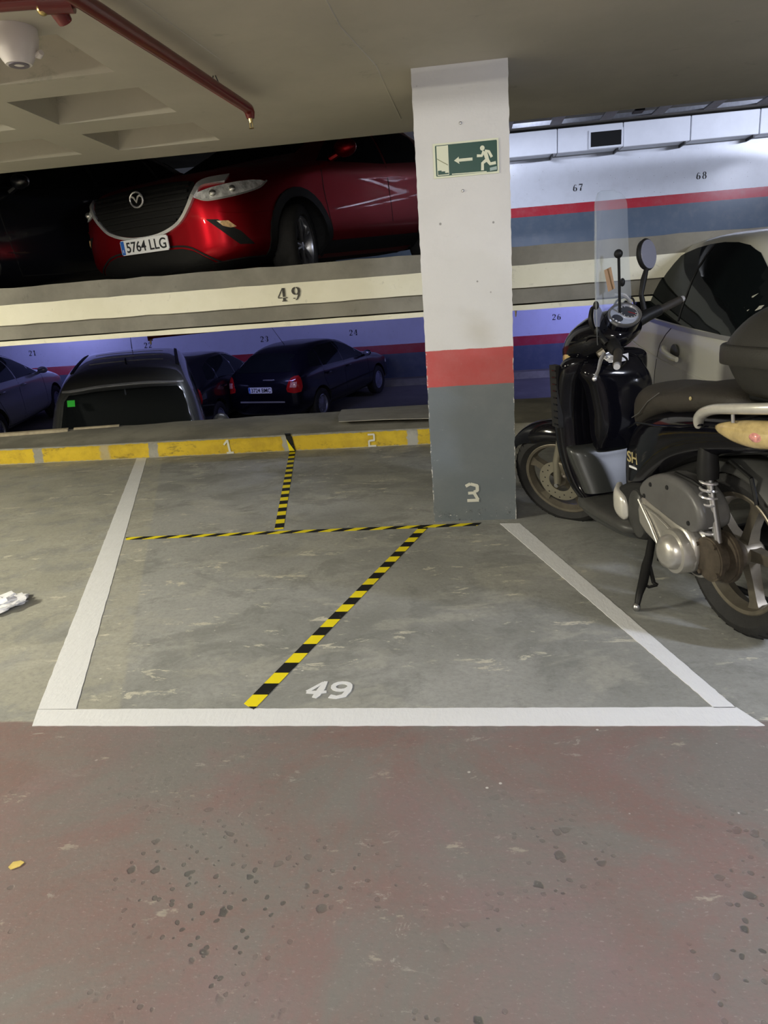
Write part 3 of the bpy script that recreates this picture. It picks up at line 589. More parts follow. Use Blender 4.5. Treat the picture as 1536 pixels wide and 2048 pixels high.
# ---------------------------------------------------------------- cars
class Car:
    def __init__(s,name,st,paint,pos,yaw,pitch,label,cat='car',arch=None,scale=1,cav=None,group=None,ring=3):
        s.paint=paint; mx=Matrix.Translation(pos)@Matrix.Rotation(yaw,4,'Z')@Matrix.Rotation(-pitch,4,'Y')@Matrix.Scale(scale,4)
        s.root=empty(name,Matrix.Translation(pos)@Matrix.Rotation(yaw,4,'Z')@Matrix.Rotation(-pitch,4,'Y'),label,cat,group); s.root.scale=(scale,)*3
        if scale!=1: s.root.matrix_world=mx
        bm=BM(); rings=[]
        for x,zb,zl,zt,wb,wm,wl,wt in cr(st,6):
            h=zl-zb; mz=zt-zl
            half=[(0,zb),(wb*.7,zb),(wb,zb+.05),(wm*.985,zb+.25*h),(wm,zb+.5*h),(wm*.985,zb+.78*h),(wl,zl),((wl+wt)/2+.02*min(1,mz*3),zl+mz*.5),(wt,zt-.16*mz),(wt*.84,zt-.04*mz),(wt*.45,zt),(0,zt+.004)]
            full=half+[(-y,z) for y,z in half[-2:0:-1]]
            rings.append([(x,y,z) for y,z in cr(full,ring,True)])
        loft(bm,rings); bmesh.ops.recalc_face_normals(bm,faces=bm.faces[:])
        s.bvh=BVHTree.FromBMesh(bm)
        s.body=obj('body',bm,paint,s.root,smooth=True,ang=50)
        if arch: s.cut(arch)
        if cav: s.cut([],cav)
    def cut(s,arch,cav=None):
        tmp=[]; bm=BM()
        for x,z,r in arch:
            for sg in (1,-1):
                rings=[[(x+math.cos(a)*r,sg*y,z+math.sin(a)*r) for a in [2*PI*k/32 for k in range(32)]] for y in (.52,1.15)]
                loft(bm,rings)
        if cav: cav(bm)
        bmesh.ops.recalc_face_normals(bm,faces=bm.faces[:])
        me=bpy.data.meshes.new('c'); bm.to_mesh(me); bm.free(); me.materials.append(M['under']); c=bpy.data.objects.new('c',me); COL.objects.link(c)
        c.matrix_world=s.root.matrix_world; bpy.context.view_layer.update(); s.body.data.materials.append(M['under'])
        md=s.body.modifiers.new('k','BOOLEAN'); md.operation='DIFFERENCE'; md.solver='EXACT'; md.object=c; md.material_mode='TRANSFER'
        dg=bpy.context.evaluated_depsgraph_get(); dg.update(); n=bpy.data.meshes.new_from_object(s.body.evaluated_get(dg))
        s.body.modifiers.clear(); s.body.data=n; bpy.data.objects.remove(c)
    def ray(s,side,a,b):
        if side=='L': o,d=Vector((a,3,b)),Vector((0,-1,0))
        elif side=='R': o,d=Vector((a,-3,b)),Vector((0,1,0))
        elif side=='T': o,d=Vector((a,b,4)),Vector((0,0,-1))
        else:
            an={'F':0,'B':PI}.get(side,None); pv=0 if an is not None else (.7 if math.cos(R(side))>0 else -.65); an=R(side) if an is None else an
            o=Vector((pv+math.cos(an)*4-math.sin(an)*a,math.sin(an)*4+math.cos(an)*a,b)); d=Vector((-math.cos(an),-math.sin(an),0))
        h=s.bvh.ray_cast(o,d); return (h[0],h[1]) if h[0] is not None else (None,None)
    def patch(s,name,side,poly,m,off=.004,th=.008,step=.07,parent=None,smooth=True):
        g=ngrid(poly,step); bm=BM(); vm={}
        for v in g.verts:
            p,n=s.ray(side,v.co.x,v.co.y)
            if p is not None: vm[v.index]=(p,n)
        g.verts.ensure_lookup_table(); top={};bot={}
        for i,(p,n) in vm.items(): top[i]=bm.verts.new(p+n*off); bot[i]=bm.verts.new(p+n*(off-th))
        cnt={}
        fs=[f for f in g.faces if all(v.index in vm for v in f.verts)]
        for f in fs:
            ids=[v.index for v in f.verts]; bm.faces.new([top[i] for i in ids]); bm.faces.new([bot[i] for i in ids[::-1]])
            for a,b in zip(ids,ids[1:]+ids[:1]): cnt[(a,b)]=1
        for a,b in cnt:
            if (b,a) not in cnt: bm.faces.new((top[b],top[a],bot[a],bot[b]))
        g.free()
        return obj(name,bm,m,parent or s.root,smooth=smooth,ang=40)
    def both(s,name,poly,m,**k):
        return s.patch(name,'L',poly,m,**k),s.patch(name,'R',poly,m,**k)
    def seam(s,name,side,pts,w,m='under',off=.002,closed=False,parent=None,dens=5,th=.004):
        pts=cr(pts,dens,closed) if dens>1 else pts
        if closed: pts=pts+[pts[0]]
        bm=BM(); rings=[]; ws=w if isinstance(w,list) else None
        for i,p in enumerate(pts):
            a=pts[max(i-1,0)]; b=pts[min(i+1,len(pts)-1)]; d=math.hypot(b[0]-a[0],b[1]-a[1]) or 1; nx,ny=-(b[1]-a[1])/d,(b[0]-a[0])/d
            wi=(w if ws is None else ws[0]+(ws[1]-ws[0])*abs(2*i/(len(pts)-1)-1)**2.5)
            q=[s.ray(side,p[0]+nx*wi/2*sg,p[1]+ny*wi/2*sg) for sg in (1,-1)]
            if any(x[0] is None for x in q): continue
            (A,n1),(B,n2)=q; rings.append([A+n1*off,B+n2*off,B+n2*(off-th),A+n1*(off-th)])
        if len(rings)<2: bm.free(); return None
        loft(bm,rings); return obj(name,bm,m,parent or s.root,smooth=False)
    def wheel(s,x,y,r=.32,w=.205,rimr=.22,style='spoke',rimm='alloy',steer=0,nsp=5):
        sg=1 if y>0 else -1; T=Matrix.Translation((x,y,r))@Matrix.Rotation(steer,4,'Z')@Matrix.Scale(sg,4,(0,1,0))
        bm=BM(); h=w/2
        lathe(bm,[(rimr,-h*.8),(rimr+.01,-h),(r-.035,-h*1.02),(r-.006,-h*.82),(r,-h*.5),(r,h*.5),(r-.006,h*.82),(r-.035,h*1.02),(rimr+.01,h),(rimr,h*.8)],40,'y',T,closed=True)
        o=obj('tire',bm,'tire',s.root,smooth=True,ang=50)
        for g in (-.4,0,.4):
            pass
        bm=BM(); lathe(bm,[(rimr,h*.85),(rimr-.014,h*.9),(rimr-.03,h*.7),(rimr-.035,-h*.6),(rimr,-h*.8)],40,'y',T)
        if style=='spoke':
            for k in range(nsp):
                a=2*PI*k/nsp; 
                for da in (-.12,.12):
                    A=Vector((math.cos(a)*.04,h*.62,math.sin(a)*.04)); B=Vector((math.cos(a+da)*(rimr-.02),h*.72,math.sin(a+da)*(rimr-.02)))
                    tube(bm,[T@A,T@((A+B)/2+Vector((0,.006,0))),T@B],[.02,.013,.014],6)
            lathe(bm,[(0,h*.72),(.035,h*.7),(.05,h*.5),(.05,0)],20,'y',T)
        else:
            lathe(bm,[(0,h*.8),(.05,h*.82),(.07,h*.72),(rimr-.05,h*.7),(rimr-.02,h*.6)],36,'y',T)
            for k in range(7):
                a=2*PI*k/7; c=Vector((math.cos(a)*rimr*.66,h*.74,math.sin(a)*rimr*.66)); ellipsoid(bm,c,(.026,.006,.026),T,8)
        rm=obj('rim',bm,rimm,o,smooth=True,ang=40)
        bm=BM(); lathe(bm,[(0,-h*.2),(rimr-.03,-h*.2),(rimr-.03,-h*.3),(0,-h*.3)],24,'y',T); obj('brake_disc',bm,'under',o)
        return o
    def mirror(s,x,y,z,m=None,sz=(.07,.11,.075)):
        for sg in (1,-1):
            bm=BM(); ellipsoid(bm,(x,sg*y,z),sz); tube(bm,[(x+.02,sg*(y-.16),z-.07),(x,sg*(y-.05),z-.03)],[.03,.025],8); o=obj('wing_mirror',bm,m or s.paint,s.root,smooth=True)
            bm=BM(); ellipsoid(bm,(x-sz[0]*.55,sg*y,z),(sz[0]*.5,sz[1]*.86,sz[2]*.8)); obj('mirror_glass',bm,'mirror',o,smooth=True)
    def plate(s,side,txt,z,y=0,w=.52,h=.11,off=.02,tilt=0):
        p,n=s.ray(side,y,z); 
        d=1 if side=='F' else -1
        o=empty('number_plate',Matrix.Identity(4)); o.parent=s.root
        o.matrix_local=Matrix.Translation((p.x+d*off,y,z))@Matrix(((0,0,d,0),(d,0,0,0),(0,1,0,0),(0,0,0,1)))
        bm=BM(); box(bm,-w/2,w/2,-h/2,h/2,-.006,.003); bmesh.ops.bevel(bm,geom=[e for e in bm.edges if abs(e.verts[0].co.z-e.verts[1].co.z)>.005],offset=.01,segments=3,affect='EDGES'); obj('plate_board',bm,'plate',o)
        bm=BM(); box(bm,-w/2+.004,-w/2+.042,-h/2+.004,h/2-.004,.003,.004); obj('blue_band',bm,'plateblue',o)
        bm=textmesh('E',.03,1,.0006)
        for v in bm.verts: v.co+=Vector((-w/2+.023,-h*.22,.0045))
        obj('country_letter',bm,'plate',o)
        bm=textmesh(txt,.112,.86,.0008,.0015)
        xs_=[v.co.x for v in bm.verts]; k=(w-.085)/(max(xs_)-min(xs_)); c=(max(xs_)+min(xs_))/2; ys_=[v.co.y for v in bm.verts]; k2=.078/(max(ys_)-min(ys_)); cy=(max(ys_)+min(ys_))/2
        for v in bm.verts: v.co=Vector(((v.co.x-c)*k+.022,(v.co.y-cy)*k2,v.co.z+.004))
        obj('plate_characters',bm,'platetext',o)
    def wheels(s,xf,xr,y,**k):
        st=k.pop('steer',0)
        for x,yy,stt in ((xf,y,st),(xf,-y,st),(xr,y,0),(xr,-y,0)): s.wheel(x,yy,steer=stt,**k)
HATCH=[(2.10,.30,.56,.64,.35,.45,.42,.30),(2.04,.22,.63,.73,.55,.68,.64,.5),(1.9,.2,.70,.80,.66,.78,.75,.6),(1.6,.18,.78,.88,.70,.84,.80,.66),(1.1,.18,.86,.97,.72,.865,.83,.70),(.85,.18,.89,1.01,.72,.87,.84,.70),(.35,.18,.92,1.28,.73,.87,.845,.60),(-.1,.18,.93,1.42,.73,.87,.85,.58),(-.7,.18,.95,1.45,.73,.87,.85,.57),(-1.2,.19,.97,1.41,.72,.86,.84,.55),(-1.6,.2,.98,1.29,.71,.85,.82,.54),(-1.85,.22,.97,1.10,.69,.82,.78,.60),(-2.0,.26,.88,.96,.64,.77,.73,.58),(-2.07,.30,.78,.86,.5,.66,.6,.45)]
def std_details(c,doors=5,lens='lens',hub='cap',plate=None,front=True,steer=0,rimm='hub',dh=None):
    z=.98
    if doors==5:
        c.both('window',[(.72,.97),(.30,1.24),(-.05,1.34),(-.22,1.36),(-.25,.985),(.6,.965)],'cglass'); c.both('window',[(-.30,.99),(-.27,1.36),(-.8,1.37),(-1.02,1.33),(-1.08,1.02)],'cglass'); c.both('window',[(-1.13,1.03),(-1.08,1.32),(-1.3,1.26),(-1.48,1.1),(-1.5,1.06)],'cglass')
        for pts in ([(.78,.95),(.80,.7),(.76,.38),(.70,.28)],[(-.27,1.0),(-.27,.6),(-.27,.28)],[(-1.12,1.0),(-1.08,.75),(-.95,.5),(-.85,.3)],[(.7,.28),(0,.27),(-.85,.3)]):
            for sd in 'LR': c.seam('door_gap',sd,pts,.007)
        for x in (-.12,-.97):
            for sg in (1,-1):
                bm=BM(); blob(bm,[(x-.09,sg*.875,.86,.008,.012,2.5),(x-.04,sg*.892,.865,.012,.016,2.5),(x+.05,sg*.892,.865,.012,.016,2.5),(x+.09,sg*.872,.86,.008,.012,2.5)],n=12); obj('door_handle',bm,dh or c.paint,c.root,smooth=True)
    c.patch('windscreen','F',[(-.62,1.02),(.62,1.02),(.52,1.36),(.3,1.385),(-.3,1.385),(-.52,1.36)],'cglass',step=.06)
    c.patch('rear_window','B',[(-.60,1.04),(.60,1.04),(.50,1.30),(.3,1.335),(-.3,1.335),(-.50,1.30)],'cglass',step=.06)
    for sg in (1,-1): c.patch('headlamp',30*sg,[(-.16,.62),(.12,.60),(.24,.68),(.22,.74),(.0,.73),(-.14,.68)] if sg<0 else [(.16,.62),(-.12,.60),(-.24,.68),(-.22,.74),(.0,.73),(.14,.68)],lens,step=.05)
    c.patch('grille','F',[(-.36,.50),(.36,.50),(.42,.60),(.38,.63),(-.38,.63),(-.42,.60)],'plas'); c.patch('lower_grille','F',[(-.5,.30),(.5,.30),(.56,.38),(.5,.42),(-.5,.42),(-.56,.38)],'plas')
# red crossover on the upper deck
CX=[(2.135,.30,.60,.70,.30,.44,.40,.28),(2.11,.24,.68,.81,.52,.64,.60,.48),(2.02,.20,.73,.87,.64,.77,.73,.60),(1.80,.18,.80,.94,.70,.86,.81,.66),(1.3,.19,.89,1.01,.74,.885,.85,.68),(.98,.2,.94,1.07,.75,.885,.86,.70),(.45,.2,.97,1.33,.75,.885,.86,.62),(.05,.2,.99,1.50,.75,.885,.86,.60),(-.5,.2,1.01,1.54,.75,.885,.86,.59),(-1.1,.21,1.04,1.51,.75,.885,.85,.58),(-1.6,.23,1.07,1.41,.73,.87,.83,.56),(-1.9,.25,1.06,1.22,.7,.84,.79,.60),(-2.05,.3,.95,1.05,.62,.76,.7,.55),(-2.12,.35,.85,.95,.5,.62,.55,.4)]
c=Car('car',CX,'redcar',(-1.58,7.70,1.457),-1.98,-.07,'glossy red crossover with chrome-edged grille parked nose-out on the upper deck','car',arch=[(1.26,.335,.385),(-1.31,.335,.385)])
mz=c
gr=[(-.54,.80),(-.50,.845),(-.25,.872),(0,.878),(.25,.872),(.50,.845),(.54,.80),(.49,.68),(.38,.59),(.2,.535),(0,.52),(-.2,.535),(-.38,.59),(-.49,.68)]
g_=c.patch('grille','F',cr(gr,3,True),'plas',off=.006,step=.05)
for z in (.60,.645,.69,.735,.78,.825):
    wd=.50-max(0,(.70-z))*1.3; c.seam('grille_slat','F',[(-wd,z),(0,z+.004),(wd,z)],.016,'plas',off=.022,th=.02,parent=g_,dens=6)
c.seam('chrome_wing','F',[(-.72,.835),(-.60,.815),(-.555,.76),(-.49,.67),(-.38,.577),(-.2,.522),(0,.507),(.2,.522),(.38,.577),(.49,.67),(.555,.76),(.60,.815),(.72,.835)],[.022,.05],'chrome',off=.024,th=.03,dens=6)
o=empty('emblem',Matrix.Identity(4)); o.parent=c.root; p,n=c.ray('F',0,.79); o.matrix_local=Matrix.Translation((p.x+.035,0,.785))@Matrix(((0,0,1,0),(1,0,0,0),(0,1,0,0),(0,0,0,1)))
bm=BM(); tube(bm,[(.068*math.cos(a),.054*math.sin(a),0) for a in [2*PI*k/30 for k in range(31)]],.0075,8); obj('emblem_ring',bm,'chrome',o,smooth=True)
bm=BM(); strokes(bm,[[(-.062,.012,.004),(-.045,.026,.014),(-.022,.016,.014),(0,-.018,.016),(.022,.016,.014),(.045,.026,.014),(.062,.012,.004)]],lambda x,y,t:(x,y,t),.006); obj('emblem_wings',bm,'chrome',o)
c.plate('F','5764 LLG',.455,off=.035)
c.patch('lower_intake','F',cr([(-.55,.22),(.55,.22),(.62,.26),(.52,.34),(.36,.395),(0,.40),(-.36,.395),(-.52,.34),(-.62,.26)],2,True),'plas',off=.005,step=.05)
c.seam('intake_seam','F',[(-.70,.24),(-.55,.34),(-.38,.41),(0,.42),(.38,.41),(.55,.34),(.70,.24)],.014,'plas',off=.006)
for sg in (1,-1):
    f=lambda pts:[(sg*a,b) for a,b in pts]
    h=c.patch('headlamp',35*sg,cr(f([(-.36,.735),(-.26,.705),(-.06,.725),(.10,.77),(.16,.815),(.06,.825),(-.14,.80),(-.32,.765)]),2,True),'lens',off=.006,step=.04)
    c.seam('lamp_rim',35*sg,f([(-.37,.74),(-.26,.70),(-.06,.72),(.10,.765),(.17,.82)]),.012,'chrome',off=.01,parent=h)
    for a,b in ((-.22,.745),(-.08,.765)):
        p,n=c.ray(35*sg,sg*a,b)
        if p is not None:
            bm=BM(); ellipsoid(bm,p+n*.002,(.03,.03,.028)); obj('lamp_projector',bm,'glassball',h,smooth=True)
    q=c.patch('fog_recess',32*sg,f([(-.22,.575),(-.13,.565),(.02,.47),(.10,.375),(-.0,.38),(-.10,.47)]),'plas',off=.005,step=.04)
    c.patch('fog_lamp',32*sg,f([(-.14,.555),(-.06,.55),(-.01,.505),(-.05,.50),(-.10,.515)]),'amber',off=.012,step=.03,parent=q)
    c.seam('body_crease',38*sg,f([(-.30,.62),(-.15,.60),(.02,.60),(.18,.62)]),.006,'redcar',off=.008)
    side='L' if sg>0 else 'R'
    for x in (1.26,-1.31):
        c.patch('arch_trim',side,[(x+math.cos(a)*.445,.335+math.sin(a)*.445) for a in [R(-12+k*12) for k in range(18)]]+[(x+math.cos(a)*.375,.335+math.sin(a)*.375) for a in [R(192-k*12) for k in range(18)]],'plas',off=.012,th=.03,step=.08)
    c.patch('sill_trim',side,[(.86,.2),(.86,.36),(-.9,.38),(-.9,.2)],'plas',off=.01)
    c.patch('window',side,[(.86,1.0),(.35,1.27),(.05,1.40),(-.25,1.43),(-.28,1.02)],'cglass'); c.patch('window',side,[(-.33,1.025),(-.30,1.43),(-.9,1.42),(-1.2,1.33),(-1.15,1.08)],'cglass')
    for pts in ([(.86,.97),(.86,.7),(.80,.38)],[(-.30,1.0),(-.30,.38)],[(-1.2,1.05),(-1.12,.8),(-.92,.45)]): c.seam('door_gap',side,pts,.007)
    c.patch('bumper_skirt',25*sg,f([(-.45,.19),(.5,.19),(.5,.285),(.2,.29),(-.45,.24)]),'plas',off=.012,th=.03,step=.06)
c.patch('windscreen','F',[(-.66,1.08),(.66,1.08),(.54,1.45),(.3,1.47),(-.3,1.47),(-.54,1.45)],'cglass',step=.06)
c.mirror(.62,.98,1.09)
c.wheels(1.26,-1.31,.775,r=.33,w=.215,rimr=.235,steer=R(18),rimm='alloy',nsp=5)

def simple(name,paint,pos,yaw,pitch,label,scale=1,st=HATCH,r=.31,doors=5,style='cap',rimm='hub',cat='car',group=None,xf=1.28,xr=-1.28,steer=0,lens='lens'):
    c=Car(name,st,paint,pos,yaw,pitch,label,cat,arch=[(xf,r,r+.055),(xr,r,r+.055)],scale=scale,group=group)
    std_details(c,doors,lens); c.mirror(.62,.95,1.0,sz=(.06,.09,.06)); c.wheels(xf,xr,.76,r=r,w=.19,rimr=.19,style=style,rimm=rimm,steer=steer)
    return c
# black car left of the red one
c=simple('car','blackcar',(-4.16,7.0,FU(7.0)),-1.98,-.07,'black car at the left edge of the upper deck beside the red one',style='spoke',rimm='alloy')
c=simple('car','whitecar',(-4.5,13.6,FU(13.6)),-1.75,-.07,'pale silver car far back on the upper deck, seen over the red bonnet')
# lower level
c=simple('car','bluecar',(-3.131,15.041,-.817),1.244,.061,'dark blue hatchback with plate 3724 BMC on the lower level below wall number 23')
tl=lambda pts,sg:[(sg*a,b) for a,b in pts]
for sg in (1,-1):
    q=c.patch('tail_lamp',180+28*sg,cr(tl([(-.15,.70),(.10,.68),(.13,.86),(.08,.97),(-.06,.94),(-.14,.82)],sg),2,True),'redlens',step=.05); c.patch('reverse_lamp',180+28*sg,tl([(-.10,.78),(.02,.77),(.04,.87),(-.07,.87)],sg),'pinkl',off=.008,step=.04,parent=q)
c.plate('B','3724 BMC',.74)
bm=BM(); tube(bm,[(-1.05,0,1.43),(-1.4,0,1.80)],[.006,.003],6); obj('aerial',bm,'cable',c.root)
bm=BM(); blob(bm,[(-2.09,-.35,.93,.005,.008,2),(-2.10,-.3,.93,.01,.01,2),(-2.10,-.2,.93,.01,.01,2),(-2.09,-.1,.93,.005,.008,2)]); obj('trim_strip',bm,'chrome',c.root)
c.patch('bumper_strip','B',[(-.5,.50),(.5,.50),(.5,.53),(-.5,.53)],'chrome')
c.seam('side_strip','L',[(1.0,.55),(-1.0,.52)],.03,'plas',off=.008,dens=1); c.seam('side_strip','R',[(1.0,.55),(0,.54),(-1.0,.52)],.03,'plas',off=.008,dens=4)
c=simple('car','blackcar',(-5.35,14.3,FL(14.3)),1.50,.06,'black car on the lower level between the dark van and the blue hatchback')
for sg in (1,-1): c.patch('tail_lamp',180+28*sg,cr(tl([(-.15,.70),(.10,.68),(.13,.86),(.08,.97),(-.06,.94),(-.14,.82)],sg),2,True),'redlens',step=.05)
c=simple('car','whitecar',(-10.1,13.9,FL(13.9)),1.75,.06,'pale silver car at the left edge of the lower level, left of the van',scale=1.2)
# van with a see-through windscreen and seats
VAN=[(2.02,.35,.60,.72,.45,.60,.55,.4),(1.96,.28,.72,.90,.60,.78,.74,.6),(1.8,.24,.84,1.02,.68,.86,.80,.66),(1.66,.22,.96,1.16,.70,.88,.84,.70),(1.40,.22,1.0,1.42,.72,.89,.86,.68),(1.12,.22,1.02,1.68,.72,.89,.87,.70),(.8,.22,1.03,1.77,.72,.89,.87,.71),(0,.22,1.04,1.81,.72,.89,.87,.72),(-1.0,.22,1.05,1.82,.72,.89,.87,.72),(-1.7,.22,1.05,1.80,.72,.89,.87,.71),(-1.95,.24,1.05,1.74,.71,.88,.86,.68),(-2.05,.3,1.0,1.6,.68,.84,.80,.6)]
wsp=[(-.74,1.06),(.74,1.06),(.72,1.3),(.665,1.58),(.61,1.64),(.3,1.66),(-.3,1.66),(-.61,1.64),(-.665,1.58),(-.72,1.3)]
def cav(bm):
    loft(bm,[[(x,y,z) for y,z in [(-.78,.45),(.78,.45),(.78,1.0),(.64,1.68),(-.64,1.68),(-.78,1.0)]] for x in (-1.9,1.0)])
    prism(bm,[(y*.955,1.06+(z-1.06)*.96+.01) for y,z in wsp],.3,2.5,lambda p,q,a:(a,p,q))
    for sg in (1,-1): prism(bm,[(.62,1.08),(.50,1.58),(-.25,1.58),(-.25,1.08)],sg*.6,sg*1.1,lambda p,q,a:(p,a,q))
c=Car('van',VAN,'greycar',(-4.51,9.29,FL(9.29)),-1.181,-.056,'dark grey van on the lower level, roof and windscreen showing above the kerb','van',arch=[(1.35,.32,.37),(-1.35,.32,.37)],scale=1.05)
vn=c
glass=lambda n,s,p:c.patch(n,s,p,'glass',off=.002,th=.004,step=.08)
c.cut([],cav)
glass('windscreen','F',wsp)
for sd in 'LR': glass('side_window',sd,[(.64,1.06),(.52,1.6),(-.27,1.6),(-.27,1.06)])
for y in (.36,-.36):
    bm=BM(); blob(bm,[(.3,y,.75,.22,.12,3),(.18,y,.8,.24,.14,3),(.10,y,1.1,.23,.3,3.5),(.02,y,1.2,.2,.25,3),(-.04,y,1.2,.1,.2,3)]); ellipsoid(bm,(.02,y,1.50),(.05,.13,.10)); o=obj('seat',bm,'seatc',c.root,smooth=True)
    bm=BM(); tube(bm,[(.19,y-.02,1.38),(.30,y+.01,1.2),(.33,y+.05,.95)],.028,6,flat=.2); tube(bm,[(.19,y-.10,1.39),(.19,y+.02,1.385)],.015,6,flat=.4); obj('seat_belt',bm,'hv',o)
bm=BM(); blob(bm,[(.92,-.0,1.47,.01,.02,3),(.925,0,1.47,.13,.035,3),(.94,0,1.47,.13,.035,3),(.95,0,1.47,.01,.02,3)]); tube(bm,[(.96,0,1.5),(1.03,0,1.62)],.01,6); o=obj('rear_view_mirror',bm,'mirror',c.root,smooth=True)
bm=BM(); ellipsoid(bm,(.96,0,1.38),(.018,.018,.022)); tube(bm,[(.96,0,1.39),(.955,0,1.45)],.003,5); obj('hanging_ball',bm,'stick',o)
bm=BM(); blob(bm,[(1.3,0,.98,.6,.02,3),(1.0,0,1.0,.72,.06,3),(.72,0,1.0,.74,.1,3),(.66,0,.95,.7,.1,3)]); obj('dashboard',bm,'plas',c.root,smooth=True)
c.patch('windscreen_sticker','F',[(-.60,1.52),(-.52,1.52),(-.52,1.58),(-.60,1.58)],'sticker_green',off=.006,th=.003)
c.seam('roof_edge_highlight','F',[(-.655,1.655),(-.3,1.685),(0,1.69),(.3,1.685),(.655,1.655)],.016,'chrome',off=.006)
for y in (.62,-.62):
    c.seam('roof_rail','T',[(.3,y),(-.6,y),(-1.7,y)],.035,'plas',off=.012,th=.02)
for x in (-.1,-.6,-1.1):
    c.seam('roof_rib','T',[(x,.45),(x,-.45)],.02,'greycar',off=.006)
bm=BM(); tube(bm,[(.05,0,1.81),(-.02,0,1.845),(-.06,0,1.85)],.012,6); obj('roof_aerial',bm,'cable',c.root)
bm=BM(); tube(bm,[(-1.85,0,1.80),(-1.95,0,2.02)],[.006,.003],6); obj('aerial',bm,'cable',c.root)
c.mirror(.95,1.03,1.12,m='greycar',sz=(.06,.1,.1)); c.wheels(1.35,-1.35,.77,r=.31,w=.19,rimr=.19,style='cap',rimm='hub')

# silver three-door on our floor behind the scooter
SV=[(2.08,.30,.55,.62,.35,.45,.42,.30),(2.02,.22,.62,.70,.55,.68,.64,.5),(1.9,.2,.68,.78,.66,.78,.75,.6),(1.6,.18,.76,.88,.70,.84,.80,.66),(1.15,.18,.84,.97,.72,.865,.83,.70),(.9,.18,.87,1.02,.72,.87,.84,.70),(.35,.18,.90,1.30,.73,.87,.845,.62),(0,.18,.92,1.42,.73,.87,.85,.60),(-.5,.18,.945,1.47,.73,.87,.85,.60),(-1.0,.19,.965,1.475,.72,.86,.84,.59),(-1.5,.2,.985,1.44,.71,.85,.82,.57),(-1.85,.22,.99,1.34,.69,.82,.79,.52),(-2.02,.26,.95,1.15,.65,.78,.74,.50),(-2.09,.30,.82,.95,.5,.68,.62,.45)]
c=Car('car',SV,'silvercar',(2.13,4.30,0),R(-90),0,'silver three-door hatchback parked behind the black scooter at the right','car',arch=[(1.25,.31,.37),(-1.32,.31,.37)])
sv=c
for sd in 'LR':
    c.patch('window',sd,cr([(.95,.915),(.6,1.12),(.2,1.31),(-.15,1.385),(-.6,1.405),(-1.05,1.38),(-1.4,1.31),(-1.66,1.18),(-1.80,1.045),(-1.55,1.00),(-1.2,.985),(-.4,.955),(.4,.925)],2,True),'cglass',off=.004,step=.06)
    c.seam('window_strip',sd,[(.9,.905),(.3,.915),(-.45,.938),(-1.2,.967),(-1.65,.99)],.022,'alloy',off=.009)
    c.seam('pillar_line',sd,[(-.50,1.39),(-.36,1.15),(-.30,.97)],.02,'plas',off=.007)
    c.seam('door_gap',sd,[(-.40,.93),(-.55,.86),(-.68,.78),(-.72,.6),(-.70,.45),(-.6,.28)],.006,off=.002,m='plas'); c.seam('door_gap',sd,[(.92,.88),(.93,.6),(.82,.3)],.006,m='plas')
    c.seam('body_crease',sd,[(1.2,.66),(0,.69),(-1.0,.74),(-1.7,.80)],.012,'silvercar',off=.006)
    sg=-1 if sd=='R' else 1
    bm=BM(); y=sg*.872
    blob(bm,[(-.44,y,.79,.008,.016,2.5),(-.41,y+sg*.026,.795,.018,.030,2.5),(-.33,y+sg*.040,.785,.017,.024,2.5),(-.20,y+sg*.038,.77,.014,.019,2.5),(-.12,y+sg*.022,.76,.010,.015,2.5)],n=14); o=obj('door_handle',bm,'silvercar',c.root,smooth=True)
    bm=BM(); ellipsoid(bm,(-.27,sg*.866,.795),(.085,.014,.045)); obj('handle_recess',bm,'splas',o,smooth=True)
    c.patch('tail_lamp',180+28*(-sg),[(.12*-sg,.80),(-.12*-sg,.80),(-.13*-sg,.98),(.10*-sg,.99)],'redlens')
c.patch('rear_window','B',[(-.56,1.05),(.56,1.05),(.48,1.33),(.3,1.36),(-.3,1.36),(-.48,1.33)],'cglass',step=.06); c.patch('windscreen','F',[(-.62,1.03),(.62,1.03),(.52,1.36),(.3,1.385),(-.3,1.385),(-.52,1.36)],'cglass',step=.06)
bm=BM(); tube(bm,[(-1.05,0,1.475),(-1.09,0,1.52),(-1.16,0,1.60),(-1.30,0,1.80)],[.022,.012,.006,.0035],8); obj('roof_aerial',bm,'cable',c.root)
c.mirror(1.24,.94,.93,sz=(.05,.085,.06)); c.wheels(1.25,-1.32,.75,r=.31,w=.2,rimr=.2,style='spoke',rimm='alloy')

for sg in (1,-1): c.patch('headlamp',30*sg,[(sg*a,b) for a,b in ((.16,.60),(-.12,.58),(-.24,.66),(-.22,.72),(0,.71),(.14,.66))],'lens',step=.05)
c.patch('grille','F',[(-.36,.46),(.36,.46),(.42,.56),(-.42,.56)],'plas'); c.patch('lower_grille','F',[(-.5,.28),(.5,.28),(.56,.36),(-.56,.36)],'plas')
# ---------------------------------------------------------------- scooter on its side stand
LEAN=.05; SM=Matrix.Translation((.95,2.41,0))@Matrix.Rotation(R(106.42),4,'Z')@Matrix.Rotation(-LEAN,4,'X')
sc=empty('scooter',SM,'black scooter with tall clear windscreen and top case parked on its side stand','scooter')
rk=R(27); S0=Vector((1.0,0,.95)); AX=Vector((-math.sin(rk),0,math.cos(rk)))
ST=Matrix.Translation(S0)@Matrix.Rotation(R(40),4,AX)@Matrix.Translation(-S0)
I4=Matrix.Identity(4)
def part(name,bm,m,parent=None,smooth=True,ang=40,**k): return obj(name,bm,m,parent or sc,smooth=smooth,ang=ang,**k)
UZ=lambda v0,v1:(lambda p,q,a:(p,a,q))
ZM=Matrix(((0,1,0,0),(0,0,1,0),(1,0,0,0),(0,0,0,1))); ZC=Matrix.Translation((-.012,0,-.034))@ZM   # blob along z: (z, u, v)
